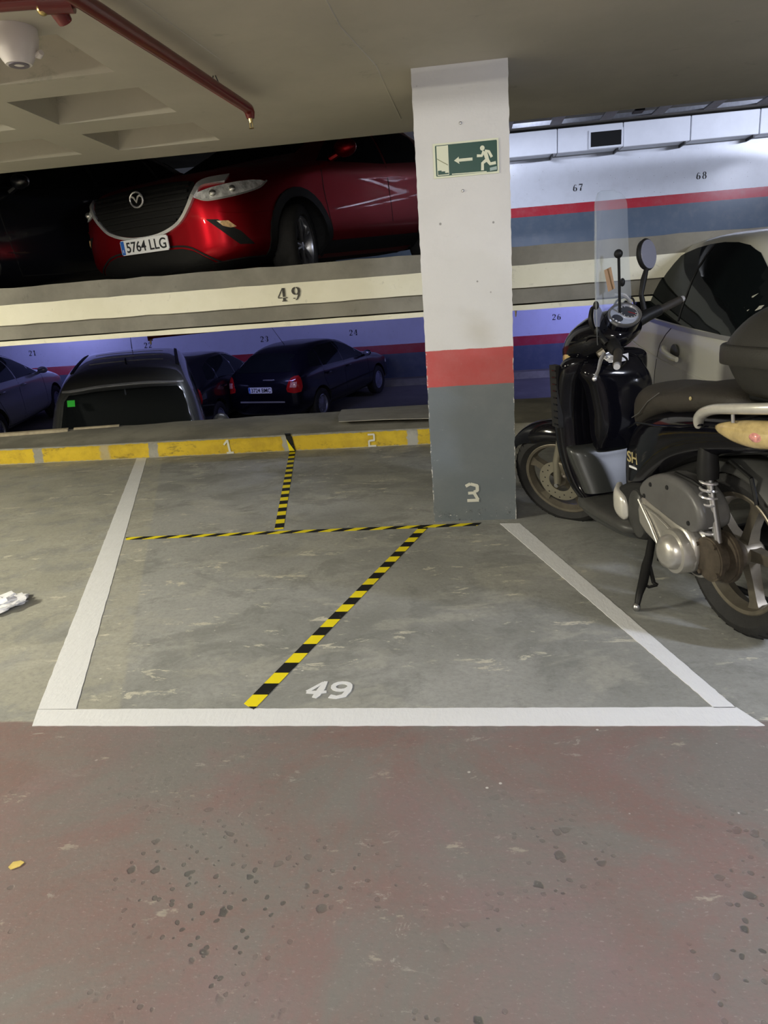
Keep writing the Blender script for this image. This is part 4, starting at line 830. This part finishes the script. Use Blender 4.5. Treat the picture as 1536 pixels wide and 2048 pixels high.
def plateprism(name,poly,v0,v1,m,parent=None,bev=.02,seg=4,cv=2,T=None):
    bm=BM(); prism(bm,cr(poly,cv,True) if cv>1 else poly,v0,v1,lambda p,q,a:(p,a,q))
    if T is not None:
        for v in bm.verts: v.co=T@v.co
    o=part(name,bm,m,parent,ang=50)
    if bev:
        b=o.modifiers.new('b','BEVEL'); b.width=bev; b.segments=seg; b.limit_method='ANGLE'; b.angle_limit=R(50)
    return o
def moto_wheel(name,T,r,w,rr,nsp,parent=None):
    bm=BM(); h=w/2
    lathe(bm,[(rr,-h*.62),(rr+.012,-h*.8),(r-.045,-h),(r-.022,-h*.88),(r-.006,-h*.5),(r,0),(r-.006,h*.5),(r-.022,h*.88),(r-.045,h),(rr+.012,h*.8),(rr,h*.62)],64,'y',T,closed=True)
    o=part(name,bm,'tire',parent)
    bm=BM()
    for k in range(40):
        for sg in (1,-1):
            a=2*PI*(k+(.5 if sg>0 else 0))/40; P_=[Vector((math.cos(a+da)*(r-dr),sg*h*f,math.sin(a+da)*(r-dr))) for f,da,dr in ((.25,0,-.0005),(.6,.035,.008),(.86,.05,.0195))]
            tube(bm,[T@p for p in P_],.0028,4,flat=.5)
    part('tread_groove',bm,'under',o)
    bm=BM(); lathe(bm,[(rr,h*.62),(rr-.004,h*.66),(rr-.016,h*.60),(rr-.022,h*.3),(rr-.03,0),(rr-.022,-h*.3),(rr-.016,-h*.60),(rr-.004,-h*.66),(rr,-h*.62),(rr-.008,0)],64,'y',T,closed=True)
    for k in range(nsp):
        a=2*PI*k/nsp+.5
        ring=lambda rad,da,wy,wt:[T@Vector((math.cos(a+da)*rad+x*-math.sin(a),y,math.sin(a+da)*rad+x*math.cos(a))) for x,y in ((-wt,-wy),(wt,-wy),(wt,wy),(-wt,wy))]
        loft(bm,[ring(.03,0,.022,.022),ring(rr*.45,.05,.017,.017),ring(rr*.78,.10,.016,.02),ring(rr-.018,.12,.02,.032)])
    lathe(bm,[(0,.045),(.03,.045),(.045,.03),(.05,0),(.045,-.03),(.03,-.045),(0,-.045)],24,'y',T)
    rm=part('rim',bm,'rimg',o,ang=35); return o,rm
# rear wheel and drive side
Tr=Matrix.Translation((0,0,.298)); rw,rim=moto_wheel('rear_wheel',Tr,.298,.118,.215,5)
bm=BM(); lathe(bm,[(0,.045),(.06,.045),(.06,.07),(.085,.078),(.085,.10),(.055,.105),(.055,.13),(.07,.135),(.07,.15),(0,.15)],32,'y',Tr); part('hub_housing',bm,'rust')
for zz,rr_ in ((.088,.092),(.142,.078)):
    bm=BM(); lathe(bm,[(.05,-.006),(rr_,-.006),(rr_,.006),(.05,.006)],32,'y',Matrix.Translation((.0,zz,.298)),closed=True); part('hub_fin',bm,'rust')
for a in range(4):
    bm=BM(); tube(bm,[(math.cos(a*1.57+.6)*.068,.13,.298+math.sin(a*1.57+.6)*.068),(math.cos(a*1.57+.6)*.068,.158,.298+math.sin(a*1.57+.6)*.068)],.009,6); part('hub_bolt',bm,'rust')
plateprism('drive_arm',[(.42,.41),(.20,.42),(.05,.37),(-.03,.34),(-.05,.28),(.02,.225),(.10,.215),(.2,.235),(.42,.29)],.06,.12,'rust',bev=.012)
plateprism('transmission_cover',[(.40,.425),(.30,.42),(.17,.405),(.07,.37),(.045,.30),(.065,.235),(.13,.205),(.20,.215),(.30,.265),(.41,.31)],.11,.178,'salu',bev=.022)
bm=BM(); tube(bm,[(.39,.182,.415),(.30,.186,.34),(.21,.188,.24),(.17,.185,.225)],.006,8); tube(bm,[(.36,.183,.40),(.25,.186,.385),(.17,.185,.36)],.005,8); part('cover_rib',bm,'salu')
bm=BM(); lathe(bm,[(0,.245),(.03,.243),(.052,.234),(.062,.218),(.065,.205),(.079,.203),(.083,.19),(.083,.12),(0,.12)],36,'y',Matrix.Translation((.13,0,.292))); part('clutch_dome',bm,'salu')
bm=BM(); lathe(bm,[(.083,.10),(.094,.10),(.096,.118),(.092,.135),(.083,.14)],36,'y',Matrix.Translation((.09,0,.292))); part('clutch_flange',bm,'salu')
air=plateprism('airbox',[(.385,.45),(.36,.495),(.29,.535),(.20,.558),(.10,.55),(.025,.515),(-.012,.465),(-.01,.415),(.05,.385),(.13,.385),(.24,.405),(.34,.425)],.07,.19,'sair',bev=.045,seg=6)
for u,z in ((.29,.50),(.18,.515),(.05,.42),(.335,.445)):
    bm=BM(); lathe(bm,[(0,.193),(.008,.193),(.010,.185)],10,'y',Matrix.Translation((u,0,z))); part('airbox_screw',bm,'under',air)
bm=BM(); tube(bm,[(.16,.17,.57),(.06,.17,.565),(.0,.14,.53)],.006,6); part('airbox_hose',bm,'plas',air)
eb=plateprism('engine_block',[(.66,.38),(.60,.42),(.48,.45),(.36,.45),(.36,.32),(.41,.24),(.50,.205),(.60,.23),(.67,.29)],-.10,.135,'under',bev=.02)
bm=BM(); T=Matrix.Translation((.475,0,.325))@Matrix.Rotation(.15,4,'Y')@Matrix.Scale(1.55,4,(0,0,1)); lathe(bm,[(0,.156),(.05,.154),(.062,.145),(.066,.13),(.066,.11)],32,'y',T); part('oval_cover',bm,'splas',eb)
bm=BM(); blob(bm,[(.56,.13,.31,.004,.02,3),(.58,.14,.32,.018,.05,3),(.64,.135,.34,.024,.052,3),(.68,.11,.37,.018,.035,3)]); part('front_engine_cover',bm,'rail',eb)
bm=BM(); tube(bm,[(.42,.13,.435),(.36,.15,.455),(.31,.15,.47)],[.02,.026,.022],10); part('intake_duct',bm,'plas',eb)
# exhaust on the far side
bm=BM(); tube(bm,[(.5,-.12,.24),(.3,-.16,.25),(.12,-.19,.30),(-.2,-.20,.36),(-.28,-.20,.38)],[.02,.025,.055,.06,.05],16); part('exhaust',bm,'plas')
# shock absorber
bm=BM(); tube(bm,[(.03,.135,.70),(.025,.137,.61),(.022,.138,.575)],[.028,.036,.034],14); sh=part('shock_boot',bm,'plas')
bm=BM(); tube(bm,[(.018+math.cos(a)*.026,.138+math.sin(a)*.026,.575-.20*a/(2*PI*8)) for a in [k*PI/8 for k in range(129)]],.0048,6); part('shock_spring',bm,'chrome',sh)
bm=BM(); tube(bm,[(.02,.138,.60),(-.02,.125,.36)],.014,10); part('shock_rod',bm,'steel',sh)
# rear mudguard: a curved shell over the tyre
def arcshell(name,cu,cz,r0,a0,a1,hw,m,T=I4,th=.006,n=22,drop=.05,taper=None,parent=None):
    bm=BM(); rings=[]
    for i in range(n+1):
        t=i/n; a=R(a0+(a1-a0)*t); k=1 if taper is None else taper(t); w_=hw*k; outer=[];inner=[]
        for j in range(11):
            s=-1+2*j/10; dr=-drop*k*abs(s)**2.4
            for lst,off in ((outer,0),(inner,-th)):
                rr=r0+dr+off; lst.append(T@Vector((cu+math.cos(a)*rr,s*(w_-(0 if off==0 else .002)),cz+math.sin(a)*rr)))
        rings.append(outer+inner[::-1])
    loft(bm,rings); return part(name,bm,m,parent,ang=50)
arcshell('rear_mudguard',0,.298,.345,60,160,.075,'splas')
bm=BM(); tube(bm,[(.09,.06,.62),(-.02,.085,.635),(-.12,.085,.60)],.007,6); tube(bm,[(-.12,.085,.60),(-.15,.085,.52)],.007,6); part('mudguard_stay',bm,'plas')
# side stand
bm=BM(); tube(bm,[(.42,.11,.235),(.375,.15,.18),(.36,.17,.15),(.31,.215,.10),(.275,.25,.075),(.268,.262,.04),(.267,.265,.028)],[.016,.017,.02,.019,.014,.011,.014],10,flat=.7); stn=part('side_stand',bm,'plas')
bm=BM(); ellipsoid(bm,(.267,.266,.028),(.015,.015,.017)); part('stand_foot',bm,'steel',stn)
bm=BM(); tube(bm,[(.36,.16,.16),(.30,.175,.10),(.285,.17,.095)],.008,6); tube(bm,[(.285,.17,.095),(.29,.2,.09),(.315,.215,.10)],.006,6); part('stand_tang',bm,'plas',stn)
bm=BM(); tube(bm,[(.36,.12,.17),(.0,-.1,.09),(-.04,-.14,.085)],.012,6); part('centre_stand',bm,'plas')
# bodywork
bm=BM(); blob(bm,[(.70,0,.43,.06,.12,2.6),(.64,0,.46,.10,.17,2.8),(.54,0,.53,.125,.17,3),(.40,0,.61,.15,.145,3),(.25,0,.67,.165,.115,3),(.08,0,.712,.17,.09,3),(-.12,0,.745,.168,.072,3),(-.28,0,.768,.15,.065,3),(-.40,0,.788,.11,.05,2.8),(-.47,0,.803,.06,.03,2.6)],n=28); fair=part('rear_fairing',bm,'sblack',ang=80)
bm=BM(); blob(bm,[(.62,0,.33,.05,.05,3),(.56,0,.38,.10,.09,3),(.46,0,.44,.12,.08,3),(.30,0,.50,.11,.06,3),(.1,0,.60,.1,.05,3)]); part('frame_cover',bm,'plas')
bm=BM(); blob(bm,[(.61,0,.66,.03,.03,2.5),(.60,0,.70,.075,.08,2.6),(.55,0,.735,.105,.085,2.6),(.46,0,.765,.130,.075,2.8),(.36,0,.785,.145,.058,2.8),(.27,0,.80,.150,.048,2.8),(.22,0,.806,.152,.052,2.8),(.12,0,.822,.152,.050,2.8),(0,0,.834,.148,.045,2.8),(-.09,0,.838,.135,.038,2.6),(-.13,0,.836,.09,.02,2.5)],n=28); seat=part('seat',bm,'seat',ang=80)
bm=BM(); tube(bm,[(.56,.112,.70),(.46,.138,.735),(.38,.147,.79),(.31,.14,.83)],.0018,5); part('seat_seam',bm,'sair',seat)
bm=BM(); ellipsoid(bm,(.10,.153,.835),(.007,.004,.007)); part('seat_button',bm,'gold',seat)
# fairing decals and trims
bm=textmesh('SH',.062,1.15,.0006,.001)
for v in bm.verts: v.co=Vector((.520-v.co.x,.1345+v.co.z,.545+v.co.y))
part('badge_lettering',bm,'gold',fair,smooth=False)
bm=BM(); box(bm,.49,.55,.128,.133,.502,.510); part('badge_line',bm,'stick',fair)
bm=BM(); tube(bm,[(.55,.132,.665),(.44,.158,.705),(.28,.172,.72),(.12,.176,.742),(.0,.176,.765)],.004,6); part('fairing_trim',bm,'sblack',fair)
# grab rail
pts=[(.035,.165,.752),(.015,.178,.782),(-.03,.192,.810),(-.10,.200,.832),(-.20,.198,.846),(-.32,.17,.858),(-.42,.10,.865),(-.45,0,.87)]
full=cr(pts+[(u,-v,z) for u,v,z in pts[-2::-1]],4); rad=[.012+.010*math.sin(PI*k/(len(full)-1))**.4 for k in range(len(full))]
bm=BM(); tube(bm,full,rad,12,flat=.75); gr_=part('grab_rail',bm,'rail')
bm=BM(); tube(bm,[(-.17,.19,.838),(-.17,.188,.80)],.006,8); part('rail_bolt',bm,'steel',gr_)
# lamps at the tail
bm=BM(); blob(bm,[(-.055,.166,.765,.003,.006,2.2),(-.09,.170,.767,.012,.018,2.2),(-.16,.166,.768,.024,.034,2.2),(-.24,.155,.770,.030,.042,2.2),(-.32,.133,.777,.030,.038,2.2),(-.37,.112,.783,.022,.025,2.2),(-.385,.10,.788,.006,.008,2.2)]); ind=part('rear_indicator',bm,'lampwarm',ang=80)
bm=BM(); ellipsoid(bm,(-.25,.158,.768),(.035,.03,.022)); part('indicator_bulb_cover',bm,'pinkl',ind)
bm=BM(); blob(bm,[(-.36,.07,.77,.01,.01,2.4),(-.40,.06,.77,.045,.035,2.4),(-.44,0,.78,.09,.035,2.4),(-.485,0,.79,.05,.02,2.4)]); part('tail_lamp',bm,'redlens')
bm=BM(); blob(bm,[(-.055,-.166,.765,.003,.006,2.2),(-.16,-.166,.768,.024,.034,2.2),(-.32,-.133,.777,.030,.038,2.2),(-.385,-.10,.788,.006,.008,2.2)]); part('rear_indicator',bm,'lampwarm',ang=80)
# top case on its rack
bm=BM(); box(bm,-.41,-.11,-.10,.10,.845,.89); part('rack',bm,'plas',bevel=.01)
bm=BM(); blob(bm,[(.905,-.28,0,.13,.14,3.2),(.92,-.28,0,.16,.175,3.4),(.96,-.28,0,.178,.20,3.6),(1.005,-.28,0,.192,.217,3.8),(1.012,-.28,0,.194,.218,3.8)],ZC,n=36,sm=3); case=part('top_case',bm,'case',ang=60)
bm=BM(); blob(bm,[(1.010,-.28,0,.205,.232,4),(1.014,-.28,0,.208,.236,4),(1.058,-.28,0,.207,.234,4),(1.064,-.28,0,.198,.224,4)],ZC,n=36,sm=2); part('case_rim',bm,'case',case,ang=60)
bm=BM(); blob(bm,[(1.06,-.28,0,.198,.222,3.8),(1.09,-.285,0,.188,.210,3.6),(1.13,-.297,0,.166,.186,3.2),(1.16,-.31,0,.13,.148,3),(1.178,-.315,0,.075,.09,2.8),(1.183,-.315,0,.01,.01,2.6)],ZC,n=36,sm=3); part('case_lid',bm,'case',case,ang=80)
# leg shield, glove box, floor
bm=BM(); blob(bm,[(.27,.97,0,.085,.16,3),(.34,1.02,0,.075,.185,3),(.48,1.07,0,.070,.205,3),(.64,1.075,0,.070,.215,3),(.76,1.05,0,.070,.215,3),(.85,1.02,0,.068,.21,3),(.90,1.005,0,.06,.195,2.8),(.925,1.0,0,.045,.14,2.5),(.935,1.0,0,.02,.06,2.2)],ZM,n=40); ls=part('leg_shield',bm,'sblack',ang=80)
bm=BM(); blob(bm,[(.30,.93,0,.05,.15,3),(.44,.985,0,.06,.185,3.2),(.495,1.0,0,.055,.195,3.2),(.51,1.015,0,.03,.19,3)],ZM,n=36); lp=part('lower_shield_panel',bm,'sgrey',ang=70)
bm=BM(); blob(bm,[(.49,.95,-.02,.045,.10,3),(.56,.945,-.03,.075,.125,3),(.66,.94,-.04,.085,.14,3),(.78,.94,-.03,.085,.15,3),(.85,.945,0,.08,.15,2.8),(.90,.96,0,.06,.12,2.5),(.915,.97,0,.03,.06,2.3)],ZM,n=36); gb=part('glove_box',bm,'sblack',ls,ang=80)
T=Matrix.Translation((.868,-.03,.665))@Matrix.Rotation(R(-90),4,'Y')
bm=BM(); box(bm,-.03,.03,-.022,.022,-.004,.006,T); part('lock_plate',bm,'sgrey',gb,bevel=.006); 
bm=BM(); lathe(bm,[(0,.01),(.011,.01),(.013,.004)],16,'z',T); part('lock_barrel',bm,'dialdark',gb)
bm=BM(); strokes(bm,[[(-.022,.0,.008),(-.01,-.004,.010),(.005,.0,.010),(.018,.008,.008)]],lambda x,y,t:(.858-t,-.03-x,.715+y),.003); part('lock_glint',bm,'stick',gb)
bm=BM(); lathe(bm,[(0,.008),(.010,.007),(.014,0)],16,'z',Matrix.Translation((.868,-.075,.80))@Matrix.Rotation(R(-80),4,'Y')); part('shield_knob',bm,'chrome',gb)
bm=BM(); box(bm,1.03,1.10,.196,.222,.60,.885); slat=part('side_grille',bm,'under',ls,smooth=False)
for k in range(9):
    bm=BM(); z=.615+k*.031; tube(bm,[(1.095,.21,z),(1.06,.226,z),(1.03,.221,z)],.0035,6); part('grille_slat',bm,'sblack',slat)
bm=BM(); blob(bm,[(.50,0,.245,.14,.02,3),(.56,0,.245,.175,.035,3),(.75,0,.25,.185,.035,3),(.95,0,.25,.175,.04,3),(1.02,0,.27,.13,.03,3)],n=24); part('floorboard',bm,'splas',ang=60)
bm=BM(); blob(bm,[(.52,0,.23,.09,.03,2.6),(.60,0,.21,.13,.045,2.8),(.80,0,.205,.15,.04,2.8),(1.0,0,.22,.14,.04,2.8),(1.12,0,.28,.10,.04,2.6)],n=24); part('belly_pan',bm,'sgrey',ang=60)
# ---- steered assembly
Tf=ST@Matrix.Translation((1.42,0,.262)); fw,frim=moto_wheel('front_wheel',Tf,.283,.10,.212,5)
bm=BM(); lathe(bm,[(.062,.050),(.118,.050),(.118,.054),(.062,.054)],48,'y',Tf,closed=True); dk=part('brake_disc',bm,'disc',fw,ang=30)
for k in range(20):
    a=2*PI*k/20; bm=BM(); lathe(bm,[(0,.0546),(.0042,.0546)],8,'y',Tf@Matrix.Translation((math.cos(a)*(.085 if k%2 else .104),0,math.sin(a)*(.085 if k%2 else .104)))); part('disc_hole',bm,'under',dk,smooth=False)
for sg in (1,-1):
    bm=BM(); tube(bm,[ST@Vector(p) for p in ((1.42,sg*.075,.262),(1.38,sg*.078,.40),(1.28,sg*.078,.60),(1.13,sg*.078,.84))],[.019,.021,.02,.018],14); part('fork_leg',bm,'disc' if sg>0 else 'plas')
bm=BM(); lathe(bm,[(0,.098),(.012,.098),(.016,.088),(.016,.06)],8,'y',Tf); part('axle_nut',bm,'steel')
bm=BM(); blob(bm,[(1.29,.082,.33,.012,.03,3),(1.32,.084,.34,.02,.045,3),(1.36,.084,.37,.016,.035,3)],ST); part('brake_caliper',bm,'rimg')
arcshell('front_fender',1.42,.262,.335,28,150,.075,'sblack',ST,th=.005,drop=.075,taper=lambda t:min(1,.18+2.2*t) if t<.4 else 1)
# handlebar cover with headlamp and dials
bm=BM(); blob(bm,[(.84,0,1.0,.07,.03,2.4),(.87,0,1.005,.115,.055,2.6),(.93,0,1.01,.135,.075,2.8),(1.0,0,1.0,.14,.085,2.8),(1.07,0,.985,.13,.09,2.6),(1.13,0,.965,.105,.08,2.4),(1.18,0,.94,.06,.055,2.2),(1.20,0,.93,.02,.02,2.0)],ST,n=28); hc=part('handlebar_cover',bm,'sblack',ang=80)
bm=BM(); blob(bm,[(1.075,.0,.965,.126,.058,2.6),(1.135,0,.95,.106,.055,2.4),(1.187,0,.925,.06,.036,2.2),(1.205,0,.92,.02,.012,2.0)],ST,n=28); part('headlamp',bm,'lampwarm',hc,ang=80)
DT=ST@Matrix.Translation((.875,0,1.065))@Matrix.Rotation(R(-38),4,'Y')
def disk(bm,r0,r1,h0,h1,T,sx=1,sy=1,c=(0,0)): 
    Q=T@Matrix.Translation((c[0],c[1],0))@Matrix.Scale(sx,4,(1,0,0))@Matrix.Scale(sy,4,(0,1,0))
    if r0>0: lathe(bm,[(r0,h0),(r1,h0),(r1,h1),(r0,h1)],36,'z',Q,closed=True)
    else: lathe(bm,[(0,h0),(r1,h0),(r1,h1),(0,h1)],36,'z',Q)
bm=BM(); disk(bm,0,.098,-.05,.004,DT,.72,1.05); part('dash_housing',bm,'sblack',hc)
bm=BM(); disk(bm,.083,.096,.004,.014,DT,.70,1.03); dash=part('dash_bezel',bm,'alloy',hc)
bm=BM(); disk(bm,0,.086,.003,.006,DT,.70,1.03); part('dash_face',bm,'dial',dash,smooth=False)
bm=BM(); disk(bm,0,.044,.006,.0075,DT,.9,1,(.0,-.035)); part('speedometer',bm,'dialdark',dash,smooth=False)
bm=BM(); disk(bm,.0435,.049,.006,.0095,DT,.9,1,(.0,-.035)); part('speedometer_ring',bm,'chrome',dash)
bm=BM(); disk(bm,0,.026,.006,.0075,DT,.9,1,(.012,.045)); part('fuel_gauge',bm,'dialdark',dash,smooth=False)
for k in range(11):
    a=R(-40+k*26); bm=BM(); Q=DT@Matrix.Translation((0,-.035,.0078)); box(bm,.033,.039,-.0012,.0012,0,.0006,Q@Matrix.Rotation(a,4,'Z')); part('dial_tick',bm,'stick',dash,smooth=False)
bm=BM(); box(bm,0,.032,-.001,.001,.0005,.0015,DT@Matrix.Translation((0,-.035,.0078))@Matrix.Rotation(R(200),4,'Z')); part('dial_needle',bm,'redlens',dash,smooth=False)
for k in range(3):
    bm=BM(); box(bm,-.012+k*.015,-.004+k*.015,.065,.082,.006,.0085,DT); part('warning_light',bm,'stick',dash,smooth=False)
# bars, grips, levers, mirrors
for sg in (1,-1):
    V=lambda *p:ST@Vector((p[0],sg*p[1],p[2])); nm='left' if sg>0 else 'right'
    bm=BM(); tube(bm,[V(.90,.10,.99),V(.86,.17,.995),V(.82,.22,.995)],[.03,.028,.024],12); sw=part('switch_block',bm,'plas')
    bm=BM(); tube(bm,[V(.83,.20,.995),V(.80,.27,.99),V(.775,.335,.985)],[.017,.0175,.017],14); g_=part('hand_grip',bm,'seat'); 
    bm=BM(); tube(bm,[V(.777,.332,.985),V(.768,.352,.984)],[.014,.013],12); part('bar_end',bm,'chrome',g_)
    bm=BM(); tube(bm,[V(.90,.19,.985),V(.895,.24,.975),V(.875,.31,.962),V(.862,.375,.955)],[.009,.008,.0065,.0075],8,flat=.6); ellipsoid(bm,V(.861,.378,.955),(.010,.010,.010)); part('brake_lever',bm,'chrome' if sg>0 else 'plas',g_)
    bm=BM(); tube(bm,[V(.91,.17,.985),V(.93,.19,.98)],[.02,.016],8); part('lever_mount',bm,'rimg',g_)
    if sg<0:
        bm=BM(); tube(bm,[V(.875,.19,1.01),V(.885,.215,1.08),V(.88,.26,1.13),V(.875,.30,1.165)],[.013,.011,.014,.010],10); mi=part('mirror',bm,'plas')
        bm=BM(); T=ST@Matrix.Translation((.885,-.345,1.215))@Matrix.Rotation(R(18),4,'X'); lathe(bm,[(0,.028),(.04,.024),(.068,.008),(.074,-.006),(.070,-.012),(0,-.012)],28,'x',T@Matrix.Scale(-1,4,(1,0,0))@Matrix.Scale(1.12,4,(0,1,0))@Matrix.Scale(.95,4,(0,0,1))@Matrix.Scale(-1,4,(1,0,0))); part('mirror_head',bm,'plas',mi)
        bm=BM(); lathe(bm,[(0,-.0125),(.066,-.0125),(.066,-.015),(0,-.015)],28,'x',T@Matrix.Scale(1.12,4,(0,1,0))@Matrix.Scale(.95,4,(0,0,1))); part('mirror_glass',bm,'mirror',mi,smooth=False)
    else:
        bm=BM(); tube(bm,[V(.90,.15,1.01),V(.93,.13,1.04),V(.955,.10,1.08)],[.013,.012,.010],10); mi=part('mirror',bm,'plas')
        bm=BM(); T=ST@Matrix.Translation((.955,.085,1.10))@Matrix.Rotation(R(8),4,'Z')@Matrix.Rotation(R(-25),4,'X')@Matrix.Scale(.88,4); lathe(bm,[(0,.028),(.04,.024),(.068,.008),(.072,-.006),(0,-.012)],28,'x',T); part('mirror_head',bm,'plas',mi)
        bm=BM(); lathe(bm,[(0,-.0125),(.064,-.0125),(.064,-.015),(0,-.015)],28,'x',T); part('mirror_glass',bm,'mirror',mi,smooth=False)
for pth in ([(.90,.12,1.0),(.93,.15,1.05),(.99,.14,1.04),(1.03,.08,.93)],[(.90,-.12,1.0),(.91,-.18,1.08),(.98,-.14,1.08),(1.0,-.06,.9)],[(.88,.16,.98),(.84,.13,.92),(.92,.09,.86),(.98,.05,.84)]):
    bm=BM(); tube(bm,[ST@Vector(p) for p in cr(pth,6)],.0045,6); part('cable',bm,'plas')
bm=BM(); tube(bm,[ST@Vector(p) for p in ((.99,0,.95),(1.02,0,.90),(1.05,0,.84))],[.055,.05,.045],16); col=part('steering_column',bm,'plas')
bm=BM(); lathe(bm,[(0,.012),(.017,.010),(.02,0)],16,'z',Matrix.Translation((.905,.035,.915))@Matrix.Rotation(R(-55),4,'Y')); part('ignition_lock',bm,'chrome')
bm=BM(); rings=[]
for k in range(13):
    a=R(100+k*10); rings.append([(.945+math.cos(a)*r_,-.01+math.sin(a)*r_*.9,z) for r_,z in ((.076,.885),(.076,.915),(.0775,.915),(.0775,.885))])
loft(bm,rings); stk=part('warning_sticker',bm,'stick')
for k in range(4):
    bm=BM(); rings=[]
    for j in range(3+k%2):
        a=R(125+k*6+j*12); rings.append([(.945+math.cos(a)*r_,-.01+math.sin(a)*r_*.9,z) for r_,z in ((.0774,.889+k*.006),(.0774,.892+k*.006),(.0782,.892+k*.006),(.0782,.889+k*.006))])
    loft(bm,rings); part('sticker_print',bm,'ink',stk,smooth=False)
# windscreen: tall curved clear sheet with rods
def scr(s,t,off=0):   # s -1..1 across, t 0..1 up
    w_=.18-.045*t; z=1.0+.585*t; u=.985-.11*t-.03*t*t; d=.055*s*s
    return ST@Vector((u-d+off,w_*s,z))
bm=BM(); n=24; F_=[];
def outline(t): 
    return 1 if t<.82 else math.sqrt(max(0,1-((t-.82)/.18)**2))
rings=[]
for i in range(n+1):
    t=i/n if i<n else .999
    k=max(outline(t),.05)*(1 if t>.2 else .75+.25*math.sin(t/.2*PI/2)); rings.append([scr(-k+2*k*j/14,t) for j in range(15)]+[scr(k-2*k*j/14,t,-.004) for j in range(15)])
loft(bm,rings); ws=part('windscreen',bm,'screen',ang=60)
for s_,t_ in ((-.82,.12),(.82,.12),(-.78,.30),(.78,.30)):
    bm=BM(); ellipsoid(bm,scr(s_,t_,-.004),(.012,.012,.018)); part('screen_knob',bm,'plas',ws)
bm=BM(); tube(bm,[ST@Vector((.89,.0,1.08)),ST@Vector((.86,.0,1.2)),ST@Vector((.83,0,1.325))],[.006,.006,.006],8); ellipsoid(bm,ST@Vector((.83,0,1.33)),(.018,.018,.018)); part('screen_rod',bm,'plas',ws)
bm=BM(); tube(bm,[ST@Vector(p) for p in cr([(.92,-.13,1.02),(.91,-.15,1.07),(.925,-.14,1.115),(.955,-.12,1.13)],5)],.008,8); part('screen_bracket',bm,'chrome',ws)
for sg in (1,-1):
    bm=BM(); tube(bm,[ST@Vector((.90,sg*.13,.96)),ST@Vector((.93,sg*.135,1.04)),scr(sg*.75,.14,-.008)],.006,8); part('screen_stay',bm,'plas',ws)
bm=BM(); Tt=ST@Matrix.Translation((.925,.0,1.235))@Matrix.Rotation(R(8),4,'X'); box(bm,-.001,.001,-.03,.03,-.045,.045,Tt@Matrix.Translation((-.03,0,0))); part('screen_reflection',bm,'tag',ws,smooth=False)  # thin brown sheet stands in for a reflection in the windscreen
